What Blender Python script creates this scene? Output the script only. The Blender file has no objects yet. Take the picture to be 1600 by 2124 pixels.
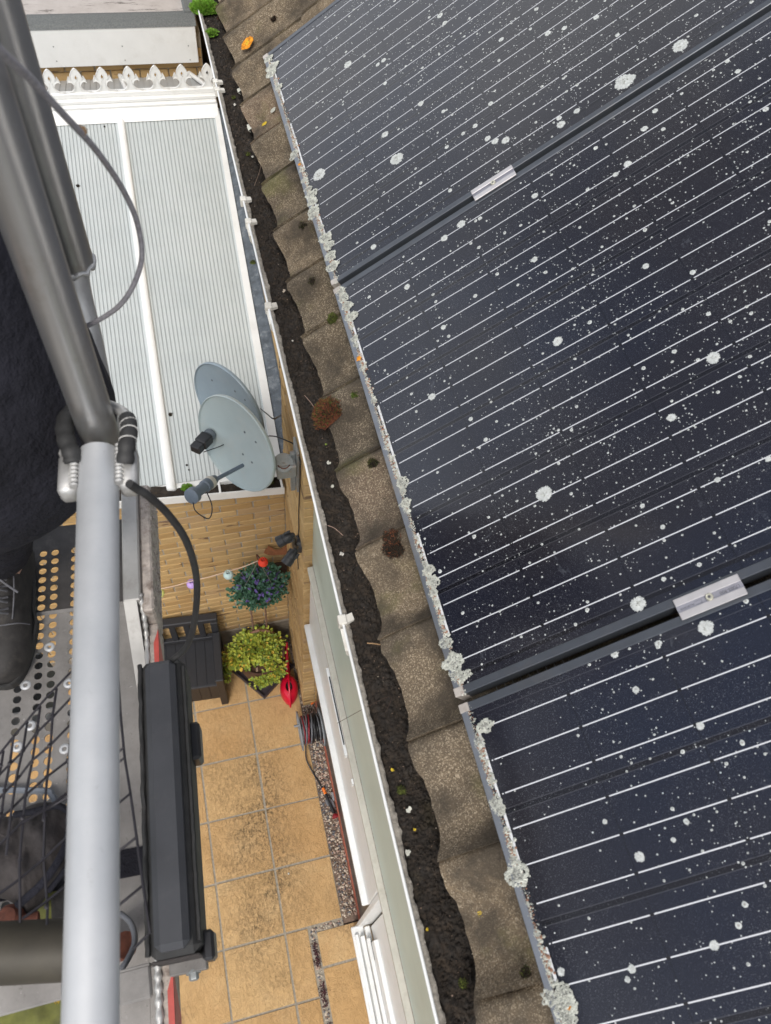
import bpy, math, random
from mathutils import Vector, Matrix, noise
random.seed(7)
scene = bpy.context.scene
col = scene.collection
rad = math.radians

# ------------------------------------------------------------------ camera
RR = ((0.9663841009572849, -0.24040349201959463, 0.09114784935348075),
      (-0.15581276163229893, -0.8296200742835864, -0.5361463565652693),
      (0.2045095419032973, 0.5039213166462411, -0.839189581620281))
CP = Vector((-0.752737347478942, -2.9604053394084144, 6.886970230333829))
FP = 1598.126
cam_d = bpy.data.cameras.new('camera')
cam = bpy.data.objects.new('camera', cam_d)
col.objects.link(cam)
M = Matrix.Identity(4)
for i in range(3):
    M[i][0] = RR[0][i]; M[i][1] = -RR[1][i]; M[i][2] = -RR[2][i]; M[i][3] = CP[i]
cam.matrix_world = M
cam_d.sensor_fit = 'VERTICAL'; cam_d.sensor_height = 36.0; cam_d.sensor_width = 27.1
cam_d.lens = FP / 2124.0 * 36.0
cam_d.clip_start = 0.05; cam_d.clip_end = 300
cam_d.dof.use_dof = True
cam_d.dof.focus_distance = 2.6
cam_d.dof.aperture_fstop = 7.5
scene.camera = cam

# ------------------------------------------------------------------ light
SUN_EL, SUN_AZ = rad(57), rad(203)
world = bpy.data.worlds.new('World'); scene.world = world
world.use_nodes = True
wn = world.node_tree; wn.nodes.clear()
wo = wn.nodes.new('ShaderNodeOutputWorld'); wb = wn.nodes.new('ShaderNodeBackground')
sky = wn.nodes.new('ShaderNodeTexSky'); sky.sky_type = 'NISHITA'; sky.sun_disc = False
sky.sun_elevation = SUN_EL; sky.sun_rotation = SUN_AZ
sky.air_density = 1.0; sky.dust_density = 4.0; sky.ozone_density = 1.0
hs = wn.nodes.new('ShaderNodeHueSaturation'); hs.inputs['Saturation'].default_value = 0.55
hs.inputs['Value'].default_value = 1.0
tcw = wn.nodes.new('ShaderNodeTexCoord')
nw = wn.nodes.new('ShaderNodeTexNoise'); nw.inputs['Scale'].default_value = 2.2; nw.inputs['Detail'].default_value = 5
crw = wn.nodes.new('ShaderNodeValToRGB')
crw.color_ramp.elements[0].position = 0.38; crw.color_ramp.elements[0].color = (0.0, 0.0, 0.0, 1)
crw.color_ramp.elements[1].position = 0.62; crw.color_ramp.elements[1].color = (1, 1, 1, 1)
mxw = wn.nodes.new('ShaderNodeMix'); mxw.data_type = 'RGBA'; mxw.blend_type = 'MIX'
wn.links.new(tcw.outputs['Generated'], nw.inputs['Vector'])
spw = wn.nodes.new('ShaderNodeSeparateXYZ'); wn.links.new(tcw.outputs['Generated'], spw.inputs[0])
mw1 = wn.nodes.new('ShaderNodeMath'); mw1.operation = 'MULTIPLY_ADD'; wn.links.new(spw.outputs['Z'], mw1.inputs[0]); mw1.inputs[1].default_value = -0.85; mw1.inputs[2].default_value = 0.44
mw2 = wn.nodes.new('ShaderNodeMath'); mw2.operation = 'ADD'; wn.links.new(mw1.outputs[0], mw2.inputs[0]); wn.links.new(nw.outputs['Fac'], mw2.inputs[1])
wn.links.new(mw2.outputs[0], crw.inputs['Fac'])
wn.links.new(sky.outputs['Color'], hs.inputs['Color'])
wn.links.new(crw.outputs['Color'], mxw.inputs['Factor'])
wn.links.new(hs.outputs['Color'], mxw.inputs['A'])
mxw.inputs['B'].default_value = (9.0, 9.3, 9.8, 1)       # bright cloud
wn.links.new(mxw.outputs['Result'], wb.inputs['Color'])
wb.inputs['Strength'].default_value = 0.12
wn.links.new(wb.outputs['Background'], wo.inputs['Surface'])
sd = bpy.data.lights.new('sun', 'SUN'); sd.energy = 1.5; sd.angle = rad(14); sd.color = (1.0, 0.965, 0.91)
sun = bpy.data.objects.new('sun', sd); col.objects.link(sun)
# direction towards the sun (sky rotation is measured from +Y clockwise)
sdir = Vector((math.sin(SUN_AZ) * math.cos(SUN_EL), math.cos(SUN_AZ) * math.cos(SUN_EL), math.sin(SUN_EL)))
sun.rotation_euler = sdir.to_track_quat('Z', 'Y').to_euler()
sun.location = (0, 0, 12)
scene.view_settings.view_transform = 'Standard'
try: scene.view_settings.look = 'None'
except Exception: pass
scene.view_settings.gamma = 1.0
scene.view_settings.use_curve_mapping = False
scene.view_settings.exposure = 0.36

# ------------------------------------------------------------------ survey helpers
def ray(u, v):
    a, b, c = u - 800, v - 1062, FP
    return Vector([RR[0][i]*a + RR[1][i]*b + RR[2][i]*c for i in range(3)])
def U(u, v, ax, val):
    d = ray(u, v); return CP + d * ((val - CP[ax]) / d[ax])
def Uz(u, v, z): return U(u, v, 2, z)
def Ud(u, v, dep): return CP + ray(u, v) * (dep / FP)
PITCH = rad(35); CT, ST = math.cos(PITCH), math.sin(PITCH)
P0 = Vector((-.41, 0, 5.6)); PN = Vector((-ST, 0, CT))
def S(u, v, off=0.0):                       # point on the plane of the panels: (distance up the slope, y)
    d = ray(u, v); p0 = P0 + PN * off
    p = CP + d * (((p0 - CP).dot(PN)) / d.dot(PN))
    return ((p - p0).dot(Vector((CT, 0, ST))), p.y)

# ------------------------------------------------------------------ object helpers
def link(o, parent=None):
    col.objects.link(o)
    if parent is not None: o.parent = parent
    return o
def tag(o, label=None, cat=None, group=None, kind=None):
    if label: o['label'] = label
    if cat: o['category'] = cat
    if group: o['group'] = group
    if kind: o['kind'] = kind
    return o
def empty(name, loc=(0, 0, 0), label=None, cat=None, group=None, rot=None):
    o = bpy.data.objects.new(name, None); o.location = loc; o.empty_display_size = 0.05
    if rot is not None: o.rotation_euler = rot
    link(o); return tag(o, label, cat, group)
class MB:
    def __init__(s): s.v = []; s.f = []; s.m = []
    def add(s, vs, fs, mi=0):
        n = len(s.v); s.v += [tuple(v) for v in vs]
        for f in fs: s.f.append(tuple(i + n for i in f)); s.m.append(mi)
        return s
    def box(s, a, b, mi=0, mat=None):
        x0, y0, z0 = a; x1, y1, z1 = b
        vs = [Vector(p) for p in [(x0,y0,z0),(x1,y0,z0),(x1,y1,z0),(x0,y1,z0),(x0,y0,z1),(x1,y0,z1),(x1,y1,z1),(x0,y1,z1)]]
        if mat is not None: vs = [mat @ v for v in vs]
        return s.add(vs, [(0,3,2,1),(4,5,6,7),(0,1,5,4),(1,2,6,5),(2,3,7,6),(3,0,4,7)], mi)
    def cbox(s, a, b, c=0.002, mi=0, mat=None):
        # box with chamfered edges on every side
        x0, y0, z0 = a; x1, y1, z1 = b
        vs = []
        for (X, sx) in ((x0, 1), (x1, -1)):
            for (Y, sy) in ((y0, 1), (y1, -1)):
                for (Z, sz) in ((z0, 1), (z1, -1)):
                    vs += [(X, Y+sy*c, Z+sz*c), (X+sx*c, Y, Z+sz*c), (X+sx*c, Y+sy*c, Z)]
        vs = [Vector(v) for v in vs]
        if mat is not None: vs = [mat @ v for v in vs]
        I = lambda i, j, k, w: ((i*2+j)*2+k)*3+w
        fs = []
        fs.append((I(0,0,0,0), I(0,0,1,0), I(0,1,1,0), I(0,1,0,0)))
        fs.append((I(1,0,0,0), I(1,1,0,0), I(1,1,1,0), I(1,0,1,0)))
        fs.append((I(0,0,0,1), I(1,0,0,1), I(1,0,1,1), I(0,0,1,1)))
        fs.append((I(0,1,0,1), I(0,1,1,1), I(1,1,1,1), I(1,1,0,1)))
        fs.append((I(0,0,0,2), I(0,1,0,2), I(1,1,0,2), I(1,0,0,2)))
        fs.append((I(0,0,1,2), I(1,0,1,2), I(1,1,1,2), I(0,1,1,2)))
        for j in (0, 1):
            for k in (0, 1):
                fs.append((I(0,j,k,1), I(1,j,k,1), I(1,j,k,2), I(0,j,k,2)))
        for i in (0, 1):
            for k in (0, 1):
                fs.append((I(i,0,k,0), I(i,1,k,0), I(i,1,k,2), I(i,0,k,2)))
        for i in (0, 1):
            for j in (0, 1):
                fs.append((I(i,j,0,0), I(i,j,1,0), I(i,j,1,1), I(i,j,0,1)))
        for i in (0, 1):
            for j in (0, 1):
                for k in (0, 1): fs.append((I(i,j,k,0), I(i,j,k,1), I(i,j,k,2)))
        return s.add(vs, fs, mi)
    def tube(s, pts, r, n=10, mi=0, cap=True, closed=False, prof=None):
        pts = [Vector(p) for p in pts]; N = len(pts)
        rs = r if isinstance(r, (list, tuple)) else [r] * N
        t0 = (pts[1] - pts[0]).normalized()
        up = Vector((0, 0, 1)) if abs(t0.z) < 0.9 else Vector((0, 1, 0))
        u = (up - t0 * up.dot(t0)).normalized()
        vs = []; fs = []
        for i, p in enumerate(pts):
            if closed: t = (pts[(i+1) % N] - pts[i-1]).normalized()
            elif i == 0: t = t0
            elif i == N-1: t = (pts[-1] - pts[-2]).normalized()
            else: t = (pts[i+1] - pts[i-1]).normalized()
            u = (u - t * u.dot(t)).normalized(); w = t.cross(u)
            for k in range(n):
                a = 2 * math.pi * (k + .5) / n
                vs.append(p + (u * math.cos(a) + w * math.sin(a)) * rs[i])
        R_ = N if closed else N - 1
        for i in range(R_):
            for k in range(n):
                a = i*n + k; b = i*n + (k+1) % n; j = (i+1) % N
                fs.append((a, b, j*n + (k+1) % n, j*n + k))
        if cap and not closed:
            fs.append(tuple(range(n-1, -1, -1))); fs.append(tuple((N-1)*n + k for k in range(n)))
        return s.add(vs, fs, mi)
    def lathe(s, prof, n=24, mi=0, mat=None, capends=False):
        vs = []; fs = []
        for (r, z) in prof:
            for k in range(n):
                a = 2*math.pi*k/n; vs.append(Vector((r*math.cos(a), r*math.sin(a), z)))
        for i in range(len(prof)-1):
            for k in range(n):
                fs.append((i*n+k, i*n+(k+1) % n, (i+1)*n+(k+1) % n, (i+1)*n+k))
        if capends:
            fs.append(tuple(range(n-1, -1, -1))); fs.append(tuple((len(prof)-1)*n+k for k in range(n)))
        if mat is not None: vs = [mat @ v for v in vs]
        return s.add(vs, fs, mi)
    def prism(s, poly, d0, d1, fr, mi=0):
        # poly of (a,b) extruded from d0 to d1; fr(a,b,d) -> point
        n = len(poly)
        vs = [fr(a, b, d0) for a, b in poly] + [fr(a, b, d1) for a, b in poly]
        fs = [tuple(range(n-1, -1, -1)), tuple(range(n, 2*n))]
        for i in range(n): fs.append((i, (i+1) % n, n+(i+1) % n, n+i))
        return s.add(vs, fs, mi)
    def mesh(s, name, mats, smooth=None):
        me = bpy.data.meshes.new(name); me.from_pydata(s.v, [], s.f); 
        if not isinstance(mats, (list, tuple)): mats = [mats]
        for m in mats: me.materials.append(m)
        if len(mats) > 1: me.polygons.foreach_set('material_index', s.m)
        if smooth is not None:
            me.polygons.foreach_set('use_smooth', [True]*len(me.polygons))
            if smooth < 180: me.set_sharp_from_angle(angle=rad(smooth))
        me.update(); return me
    def build(s, name, mats, parent=None, smooth=None, fix=True):
        me = s.mesh(name, mats, smooth)
        if fix:
            import bmesh
            b = bmesh.new(); b.from_mesh(me); bmesh.ops.recalc_face_normals(b, faces=b.faces[:]); b.to_mesh(me); b.free()
            if smooth is not None and smooth < 180: me.set_sharp_from_angle(angle=rad(smooth))
        o = bpy.data.objects.new(name, me); return link(o, parent)
def inst(name, me, parent=None, loc=(0, 0, 0), rot=(0, 0, 0), sc=None, mat=None):
    o = bpy.data.objects.new(name, me)
    if mat is not None: o.matrix_world = mat
    else:
        o.location = loc; o.rotation_euler = rot
        if sc: o.scale = sc
    return link(o, parent)
def copy_tree(o, parent=None):
    c = o.copy(); col.objects.link(c); c.parent = parent
    for ch in list(o.children): copy_tree(ch, c)
    return c
def bez(pts, n=10):
    # Catmull-Rom through pts
    P = [Vector(p) for p in pts]; out = []
    for i in range(len(P)-1):
        p0 = P[max(i-1, 0)]; p1 = P[i]; p2 = P[i+1]; p3 = P[min(i+2, len(P)-1)]
        for k in range(n):
            t = k / n
            out.append(0.5*((2*p1) + (p2-p0)*t + (2*p0-5*p1+4*p2-p3)*t*t + (3*p1-p0-3*p2+p3)*t**3))
    out.append(P[-1]); return out
def basis(o, x, y, z):
    m = Matrix.Identity(4)
    for i in range(3): m[i][0] = x[i]; m[i][1] = y[i]; m[i][2] = z[i]; m[i][3] = o[i]
    return m
def zbasis(o, z, xh=(1, 0, 0)):
    z = Vector(z).normalized(); x = Vector(xh)
    if abs(x.normalized().dot(z)) > .98: x = Vector((0, 1, 0)) if abs(z.y) < .9 else Vector((0, 0, 1))
    x = (x - z*x.dot(z)).normalized(); y = z.cross(x)
    return basis(Vector(o), x, y, z)

# ------------------------------------------------------------------ materials
class NT:
    def __init__(s, name):
        s.m = bpy.data.materials.new(name); s.m.use_nodes = True; s.t = s.m.node_tree
        s.b = s.t.nodes['Principled BSDF']; s.pos = None
    def n(s, ty, **k):
        x = s.t.nodes.new(ty)
        for a, b in k.items(): setattr(x, a, b)
        return x
    def l(s, a, b): s.t.links.new(a, b)
    def P(s):
        if s.pos is None: s.pos = s.n('ShaderNodeNewGeometry').outputs['Position']
        return s.pos
    def noise(s, scale, detail=4, rough=0.6, vec=None, dist=0.0, dim='3D'):
        x = s.n('ShaderNodeTexNoise'); x.inputs['Scale'].default_value = scale; x.inputs['Detail'].default_value = detail
        x.inputs['Roughness'].default_value = rough; x.inputs['Distortion'].default_value = dist
        s.l(vec if vec is not None else s.P(), x.inputs['Vector']); return x.outputs['Fac']
    def vor(s, scale, feat='F1', vec=None, out='Distance'):
        x = s.n('ShaderNodeTexVoronoi', feature=feat); x.inputs['Scale'].default_value = scale
        s.l(vec if vec is not None else s.P(), x.inputs['Vector']); return x.outputs[out]
    def ramp(s, fac, stops, interp='LINEAR'):
        x = s.n('ShaderNodeValToRGB'); cr = x.color_ramp; cr.interpolation = interp
        while len(cr.elements) < len(stops): cr.elements.new(0.5)
        for e, (p, c) in zip(cr.elements, stops):
            e.position = p; e.color = (c, c, c, 1) if isinstance(c, (int, float)) else (*c, 1)
        s.l(fac, x.inputs['Fac']); return x.outputs['Color']
    def math(s, op, a, b=None, c=None):
        x = s.n('ShaderNodeMath', operation=op)
        for i, v in enumerate((a, b, c)):
            if v is None: continue
            if isinstance(v, (int, float)): x.inputs[i].default_value = v
            else: s.l(v, x.inputs[i])
        return x.outputs[0]
    def mix(s, f, a, b, mode='MIX'):
        x = s.n('ShaderNodeMix', data_type='RGBA', blend_type=mode)
        for k, v in (('Factor', f), ('A', a), ('B', b)):
            if isinstance(v, (int, float)) and k == 'Factor': x.inputs[0].default_value = v
            elif isinstance(v, (tuple, list)): x.inputs[k].default_value = (*v, 1) if len(v) == 3 else v
            elif k == 'Factor': s.l(v, x.inputs[0])
            else: s.l(v, x.inputs[k])
        return x.outputs['Result']
    def scalev(s, sc, vec=None):
        x = s.n('ShaderNodeVectorMath', operation='MULTIPLY'); s.l(vec if vec is not None else s.P(), x.inputs[0])
        x.inputs[1].default_value = sc; return x.outputs[0]
    def bump(s, h, strength=0.5, dist=0.002):
        x = s.n('ShaderNodeBump'); x.inputs['Strength'].default_value = strength; x.inputs['Distance'].default_value = dist
        s.l(h, x.inputs['Height']); s.l(x.outputs['Normal'], s.b.inputs['Normal'])
    def set(s, c=None, rough=None, metal=None, spec=None):
        for k, v in (('Base Color', c), ('Roughness', rough), ('Metallic', metal), ('Specular IOR Level', spec)):
            if v is None: continue
            if isinstance(v, (int, float)): s.b.inputs[k].default_value = v
            elif isinstance(v, tuple): s.b.inputs[k].default_value = (*v, 1)
            else: s.l(v, s.b.inputs[k])
        return s
    def rand(s): return s.n('ShaderNodeObjectInfo').outputs['Random']
def simple(name, c, rough=0.5, metal=0.0, var=0.12, scale=30, bump=0.0, bd=0.001, dirt=None, spec=0.5, bscale=None):
    t = NT(name); nz = t.noise(scale, 5)
    lo = tuple(x*(1-var) for x in c); hi = tuple(min(1, x*(1+var)) for x in c)
    cc = t.ramp(nz, [(0.3, lo), (0.7, hi)])
    if dirt:
        amt, dc, ds = dirt
        d = t.ramp(t.noise(ds, 8, 0.7), [(0.52, 0.0), (0.72, amt)])
        cc = t.mix(d, cc, dc)
    t.set(cc, rough, metal, spec)
    if bump: t.bump(t.noise(bscale or scale*4, 6, 0.65), bump, bd)
    return t.m
MT = {}
# buff bricks with per-brick tone and dark kiln marks
t = NT('buff_brick'); r = t.rand()
base = t.ramp(r, [(0.0, (.36,.23,.10)), (0.25, (.48,.325,.15)), (0.5, (.43,.30,.145)), (0.75, (.53,.37,.18)), (1.0, (.38,.265,.15))])
mot = t.noise(26, 6, 0.65); base = t.mix(t.ramp(mot, [(0.3, 0.0), (0.75, 0.55)]), base, (.40,.25,.105))
st = t.noise(5.0, 3, 0.5, vec=t.scalev((1.0, 1.0, 5.0)))
dk = t.math('MULTIPLY', t.ramp(st, [(0.60, 0.0), (0.66, 1.0)]), t.ramp(t.math('FRACT', t.math('MULTIPLY', r, 7.31)), [(0.70, 0.0), (0.74, 0.85)]))
base = t.mix(dk, base, (.12,.075,.055))
pit = t.ramp(t.vor(140), [(0.05, 1.0), (0.16, 0.0)])
base = t.mix(t.math('MULTIPLY', pit, t.ramp(t.noise(40), [(0.5, 0.0), (0.6, .8)])), base, (.08,.05,.03))
t.set(base, 0.9, 0, 0.2); t.bump(t.noise(120, 6, 0.7), 0.8, 0.0025); MT['brick'] = t.m
MT['mortar'] = simple('grey_mortar', (.34,.31,.255), .95, var=.2, scale=80, bump=.5, bd=.002)
MT['concrete'] = simple('grey_concrete', (.22,.19,.15), .9, var=.3, scale=14, bump=.4, dirt=(.7, (.08,.065,.045), 7))
MT['soilground'] = simple('garden_soil', (.06,.045,.03), 1, var=.4, scale=12, bump=.8, bd=.01)
MT['added_hill_cover'] = simple('added_hill_green', (.035,.05,.02), 1, var=.6, scale=.8, bump=1, bd=.4, bscale=1.5)  # dark green for the added, unseen rise
# riven paving
t = NT('riven_paving'); r = t.rand()
b = t.ramp(t.noise(3.2, 6, .6), [(0.3, (.46,.285,.125)), (0.5, (.55,.35,.165)), (0.72, (.62,.43,.225))])
b = t.mix(t.ramp(r, [(0, 0.0), (1, .7)]), b, (.60,.41,.20))
b = t.mix(t.ramp(t.math('FRACT', t.math('MULTIPLY', r, 5.7)), [(0, 0.0), (1, .45)]), b, (.46,.26,.10))
wv = t.noise(9, 8, .72, dist=1.6)
riv = t.ramp(wv, [(0.40, 0.0), (0.50, 1.0), (0.56, 0.35), (0.66, 1.0)])
fine = t.noise(60, 6, .75, dist=.8)
alg = t.noise(1.7, 3, .55)
sp = t.n('ShaderNodeSeparateXYZ'); t.l(t.P(), sp.inputs[0])
dx = t.math('ABSOLUTE', t.math('ADD', sp.outputs['X'], .90)); band = t.ramp(dx, [(0.12, 1.0), (0.46, 0.0)])
dy = t.math('ABSOLUTE', t.math('ADD', sp.outputs['Y'], 1.80)); bandy = t.ramp(dy, [(0.55, 1.0), (1.15, 0.25)])
zone = t.math('MULTIPLY', t.math('MULTIPLY', band, bandy), t.ramp(alg, [(0.34, .35), (0.55, 1.0)]))
zone = t.math('MAXIMUM', zone, t.math('MULTIPLY', t.ramp(t.noise(2.3, 3, .5), [(.52, 0.0), (.68, .55)]), 1.0))
# algae sits in the riven valleys: contour-like ridges of a distorted noise
v1 = t.noise(8, 6, .65, dist=.9); ridge = t.math('ABSOLUTE', t.math('SUBTRACT', v1, .5))
rl = t.ramp(ridge, [(0.0, 1.0), (0.018, 0.0)])
v2 = t.noise(30, 6, .7, dist=1.0, vec=t.scalev((1.5, .7, 1))); r2 = t.ramp(v2, [(.50, 0.0), (.57, 1.0)])
grime = t.ramp(t.noise(38, 7, .75, dist=.6), [(.42, 0.0), (.62, .75)])
stain = t.math('MULTIPLY', zone, t.math('ADD', t.math('ADD', t.math('MULTIPLY', rl, .12), t.math('MULTIPLY', r2, .42)), t.math('ADD', t.math('MULTIPLY', grime, .8), .10)))
stc = t.n('ShaderNodeClamp'); t.l(stain, stc.inputs[0])
b = t.mix(t.math('MULTIPLY', t.math('MULTIPLY', rl, t.ramp(t.noise(3.1), [(.5, 0), (.62, 1)])), .30), b, (.36,.21,.09))
b = t.mix(t.math('MULTIPLY', stc.outputs[0], 1.0), b, (.125,.086,.045))
t.set(b, .82, 0, .3)
hh = t.math('ADD', t.math('MULTIPLY', riv, .6), t.math('ADD', t.math('MULTIPLY', fine, .4), t.math('MULTIPLY', r2, -.5)))
t.bump(hh, .9, .004); MT['paving'] = t.m
MT['pointing'] = simple('grey_pointing', (.30,.27,.22), .95, var=.25, scale=60, bump=.3)
# granular concrete roof tile
t = NT('concrete_tile'); r = t.rand()
base = t.ramp(r, [(0, (.135,.108,.075)), (.35, (.21,.160,.106)), (.65, (.105,.088,.068)), (1, (.215,.155,.108))])
g = t.vor(520, out='Color'); gs = t.n('ShaderNodeSeparateColor'); t.l(g, gs.inputs[0])
base = t.mix(t.ramp(gs.outputs[0], [(0.0, .75), (.35, 0.0)]), base, (.075,.06,.045))
base = t.mix(t.ramp(gs.outputs[1], [(.72, 0.0), (.90, .8)]), base, (.42,.35,.255))
big = t.noise(9, 6, .6)
base = t.mix(t.ramp(big, [(.42, 0.0), (.62, .85)]), base, (.062,.052,.041))
alg = t.noise(5.5, 4, .6, vec=t.scalev((1, 1.3, 1)))
base = t.mix(t.math('MULTIPLY', t.ramp(alg, [(.55, 0), (.70, .5)]), t.ramp(gs.outputs[2], [(0, .5), (.6, 1)])), base, (.15,.15,.05))
blk = t.ramp(t.noise(55, 3, .5), [(.70, 0.0), (.73, .9)])
base = t.mix(t.math('MULTIPLY', blk, t.ramp(t.noise(6), [(.5, 0), (.6, 1)])), base, (.018,.014,.01))
t.set(base, .95, 0, .15)
t.bump(t.math('ADD', gs.outputs[0], t.noise(160, 4)), .9, .0022); MT['tile'] = t.m
MT['white'] = simple('white_upvc', (.74,.75,.74), .35, var=.03, scale=8, dirt=(.25, (.45,.43,.38), 5))
MT['whiteold'] = simple('weathered_white_plastic', (.66,.64,.58), .5, var=.08, scale=20, dirt=(.6, (.30,.26,.2), 9))
MT['trim'] = simple('cream_trim_board', (.50,.48,.42), .55, var=.08, scale=15, dirt=(.5, (.30,.27,.21), 11))
MT['clad'] = simple('pale_green_cladding', (.47,.53,.46), .4, var=.05, scale=5, dirt=(.3, (.40,.42,.34), 3))
MT['lead'] = simple('lead_flashing', (.10,.115,.13), .45, .3, var=.35, scale=18, bump=.3, dirt=(.8, (.28,.30,.31), 22))
MT['redtile'] = simple('red_quarry_sill', (.30,.085,.05), .7, var=.2, scale=25, bump=.3, dirt=(.5, (.40,.25,.18), 30))
MT['felt'] = simple('grey_roof_felt', (.13,.14,.14), .95, var=.25, scale=90, bump=.8, bd=.002)
t = NT('weathered_flat_roof')
b = t.ramp(t.noise(6, 8, .7), [(.3, (.36,.33,.31)), (.7, (.48,.45,.43))])
b = t.mix(t.ramp(t.noise(8, 8, .75, vec=t.scalev((.5, 2.2, 1))), [(.55, 0.0), (.63, .8)]), b, (.07,.065,.055))
t.set(b, .9); t.bump(t.noise(70), .3, .002); MT['flatroof'] = t.m
t = NT('polycarbonate')
b = t.ramp(t.noise(2.2, 5, .6), [(.3, (.43,.47,.475)), (.7, (.51,.545,.545))])
b = t.mix(t.ramp(t.noise(34, 6, .7), [(.66, 0), (.74, .5)]), b, (.30,.33,.34))
b = t.mix(t.ramp(t.noise(3, 6, .7, vec=t.scalev((14, 1.0, 1))), [(.5, 0), (.75, .35)]), b, (.36,.38,.36))
t.set(b, .28, 0, .5); MT['poly'] = t.m
MT['polyweb'] = simple('polycarbonate_web', (.36,.39,.395), .4, var=.08, scale=10)
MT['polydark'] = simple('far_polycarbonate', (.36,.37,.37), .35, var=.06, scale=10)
MT['dishA'] = simple('pale_grey_dish', (.37,.44,.45), .42, .0, var=.06, scale=5, dirt=(.35, (.45,.44,.40), 8))
MT['dishB'] = simple('blue_grey_dish', (.245,.31,.36), .42, .0, var=.08, scale=6, dirt=(.3, (.33,.36,.37), 10))
MT['dishback'] = simple('dish_back_grey', (.12,.14,.16), .5, var=.2, scale=12)
MT['lnb'] = simple('lnb_grey_plastic', (.12,.15,.19), .45, var=.08)
MT['galv'] = simple('galvanised_bracket', (.30,.32,.32), .5, .5, var=.2, scale=30, dirt=(.8, (.22,.10,.04), 30))
MT['darkgrey'] = simple('dark_grey_bracket', (.10,.115,.13), .5, .2, var=.2, scale=30)
MT['black'] = simple('black_plastic', (.018,.018,.02), .42, var=.2, scale=30)
MT['rubber'] = simple('black_rubber', (.02,.02,.02), .65, var=.3, scale=50, bump=.2, dirt=(.25, (.07,.06,.055), 40))
MT['boxgrey'] = simple('charcoal_rubber_cover', (.038,.040,.046), .55, var=.12, scale=12, bump=.15, bscale=500, dirt=(.35, (.065,.065,.068), 35))
MT['bench'] = simple('charcoal_resin', (.019,.020,.024), .5, var=.1, scale=20)
MT['benchdark'] = simple('brown_black_resin', (.020,.016,.0155), .5, var=.1, scale=20)
t = NT('brushed_aluminium')
b = t.ramp(t.noise(7, 7, .65), [(.3, (.42,.435,.45)), (.7, (.53,.54,.55))])
b = t.mix(t.ramp(t.noise(45, 6, .75), [(.63, 0), (.72, .45)]), b, (.22,.21,.20))
t.set(b, t.ramp(t.noise(20, 5), [(.3, .50), (.7, .64)]), .45); t.bump(t.noise(200, 4), .12, .0006); MT['alu'] = t.m
t = NT('dull_aluminium')
b = t.ramp(t.noise(7, 7, .65), [(.3, (.36,.36,.355)), (.7, (.48,.475,.465))])
b = t.mix(t.ramp(t.noise(14, 6, .7), [(.55, 0), (.75, .5)]), b, (.24,.20,.16))
t.set(b, .36, .85); MT['aludull'] = t.m
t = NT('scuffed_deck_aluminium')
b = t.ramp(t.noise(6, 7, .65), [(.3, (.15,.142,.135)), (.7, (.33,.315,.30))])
scr = t.noise(60, 8, .8, vec=t.scalev((1, 1, 1)), dist=2.5)
b = t.mix(t.ramp(scr, [(.60, 0), (.66, .8)]), b, (.08,.07,.06))
b = t.mix(t.ramp(t.noise(75, 5, .7, dist=3), [(.66, 0), (.70, .7)]), b, (.62,.60,.57))
t.set(b, .5, .35); t.bump(scr, .4, .001); MT['deck'] = t.m
MT['deckshade'] = simple('shade_toned_deck_plate', (.050,.046,.044), .5, .3, var=.35, scale=16, bump=.2, dirt=(.6, (.12,.11,.10), 30))  # deck metal with the person's shade put into the colour
MT['alubeam'] = simple('worn_aluminium_beam', (.42,.41,.39), .45, .5, var=.15, scale=12, bump=.15, dirt=(.5, (.22,.19,.16), 25))
MT['alupale'] = simple('pale_cast_aluminium', (.50,.495,.48), .42, .55, var=.1, scale=40, bump=.4, bd=.002, bscale=90)
MT['aludirty'] = simple('corroded_aluminium', (.42,.37,.33), .7, .3, var=.3, scale=60, bump=.7, bd=.002, dirt=(.85, (.10,.055,.035), 38))
MT['redstripe'] = simple('red_hazard_stripe', (.45,.075,.06), .5, var=.15, scale=40)
MT['browntube'] = simple('dark_painted_tube', (.042,.036,.025), .6, .1, var=.3, scale=14)
MT['rust'] = simple('rusty_steel', (.13,.045,.028), .85, .2, var=.4, scale=60, bump=.6)
MT['lime'] = simple('dirty_hivis_cloth', (.12,.125,.03), .9, var=.35, scale=25, dirt=(.8, (.08,.08,.03), 14))
MT['yellow'] = simple('yellow_plastic', (.62,.42,.02), .6, var=.2, scale=60, dirt=(.6, (.15,.1,.03), 60))
MT['cloth'] = simple('black_workwear_cloth', (.013,.013,.019), .9, var=.45, scale=8, bump=.9, bscale=9, bd=.03, spec=.3)
MT['leather'] = simple('worn_black_leather', (.022,.020,.019), .72, var=.5, scale=30, bump=.6, bscale=60, dirt=(.5, (.07,.06,.05), 50))
MT['lace'] = simple('grey_lace', (.10,.10,.11), .9, var=.3, scale=80)
MT['bag'] = simple('worn_tool_bag', (.040,.034,.033), .85, var=.4, scale=22, bump=.7, bd=.004, dirt=(.6, (.012,.011,.011), 9))
MT['steel'] = simple('grey_steel', (.20,.22,.25), .45, .4, var=.12, scale=30)
MT['wire'] = simple('dark_wire', (.022,.020,.025), .5, .3, var=.3, scale=60)
MT['cord'] = simple('grey_wire_rope', (.30,.29,.31), .55, .3, var=.25, scale=120, bump=.6, bscale=300)
MT['lace2'] = simple('pale_cord', (.42,.41,.39), .8, var=.2, scale=80)
MT['skin'] = simple('skin', (.55,.33,.24), .6)
MT['hair'] = simple('dark_hair', (.03,.02,.015), .7)
MT['framedark'] = simple('dark_anodised_frame', (.070,.078,.092), .38, .45, var=.12, scale=25, dirt=(.3, (.12,.11,.10), 14))
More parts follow.
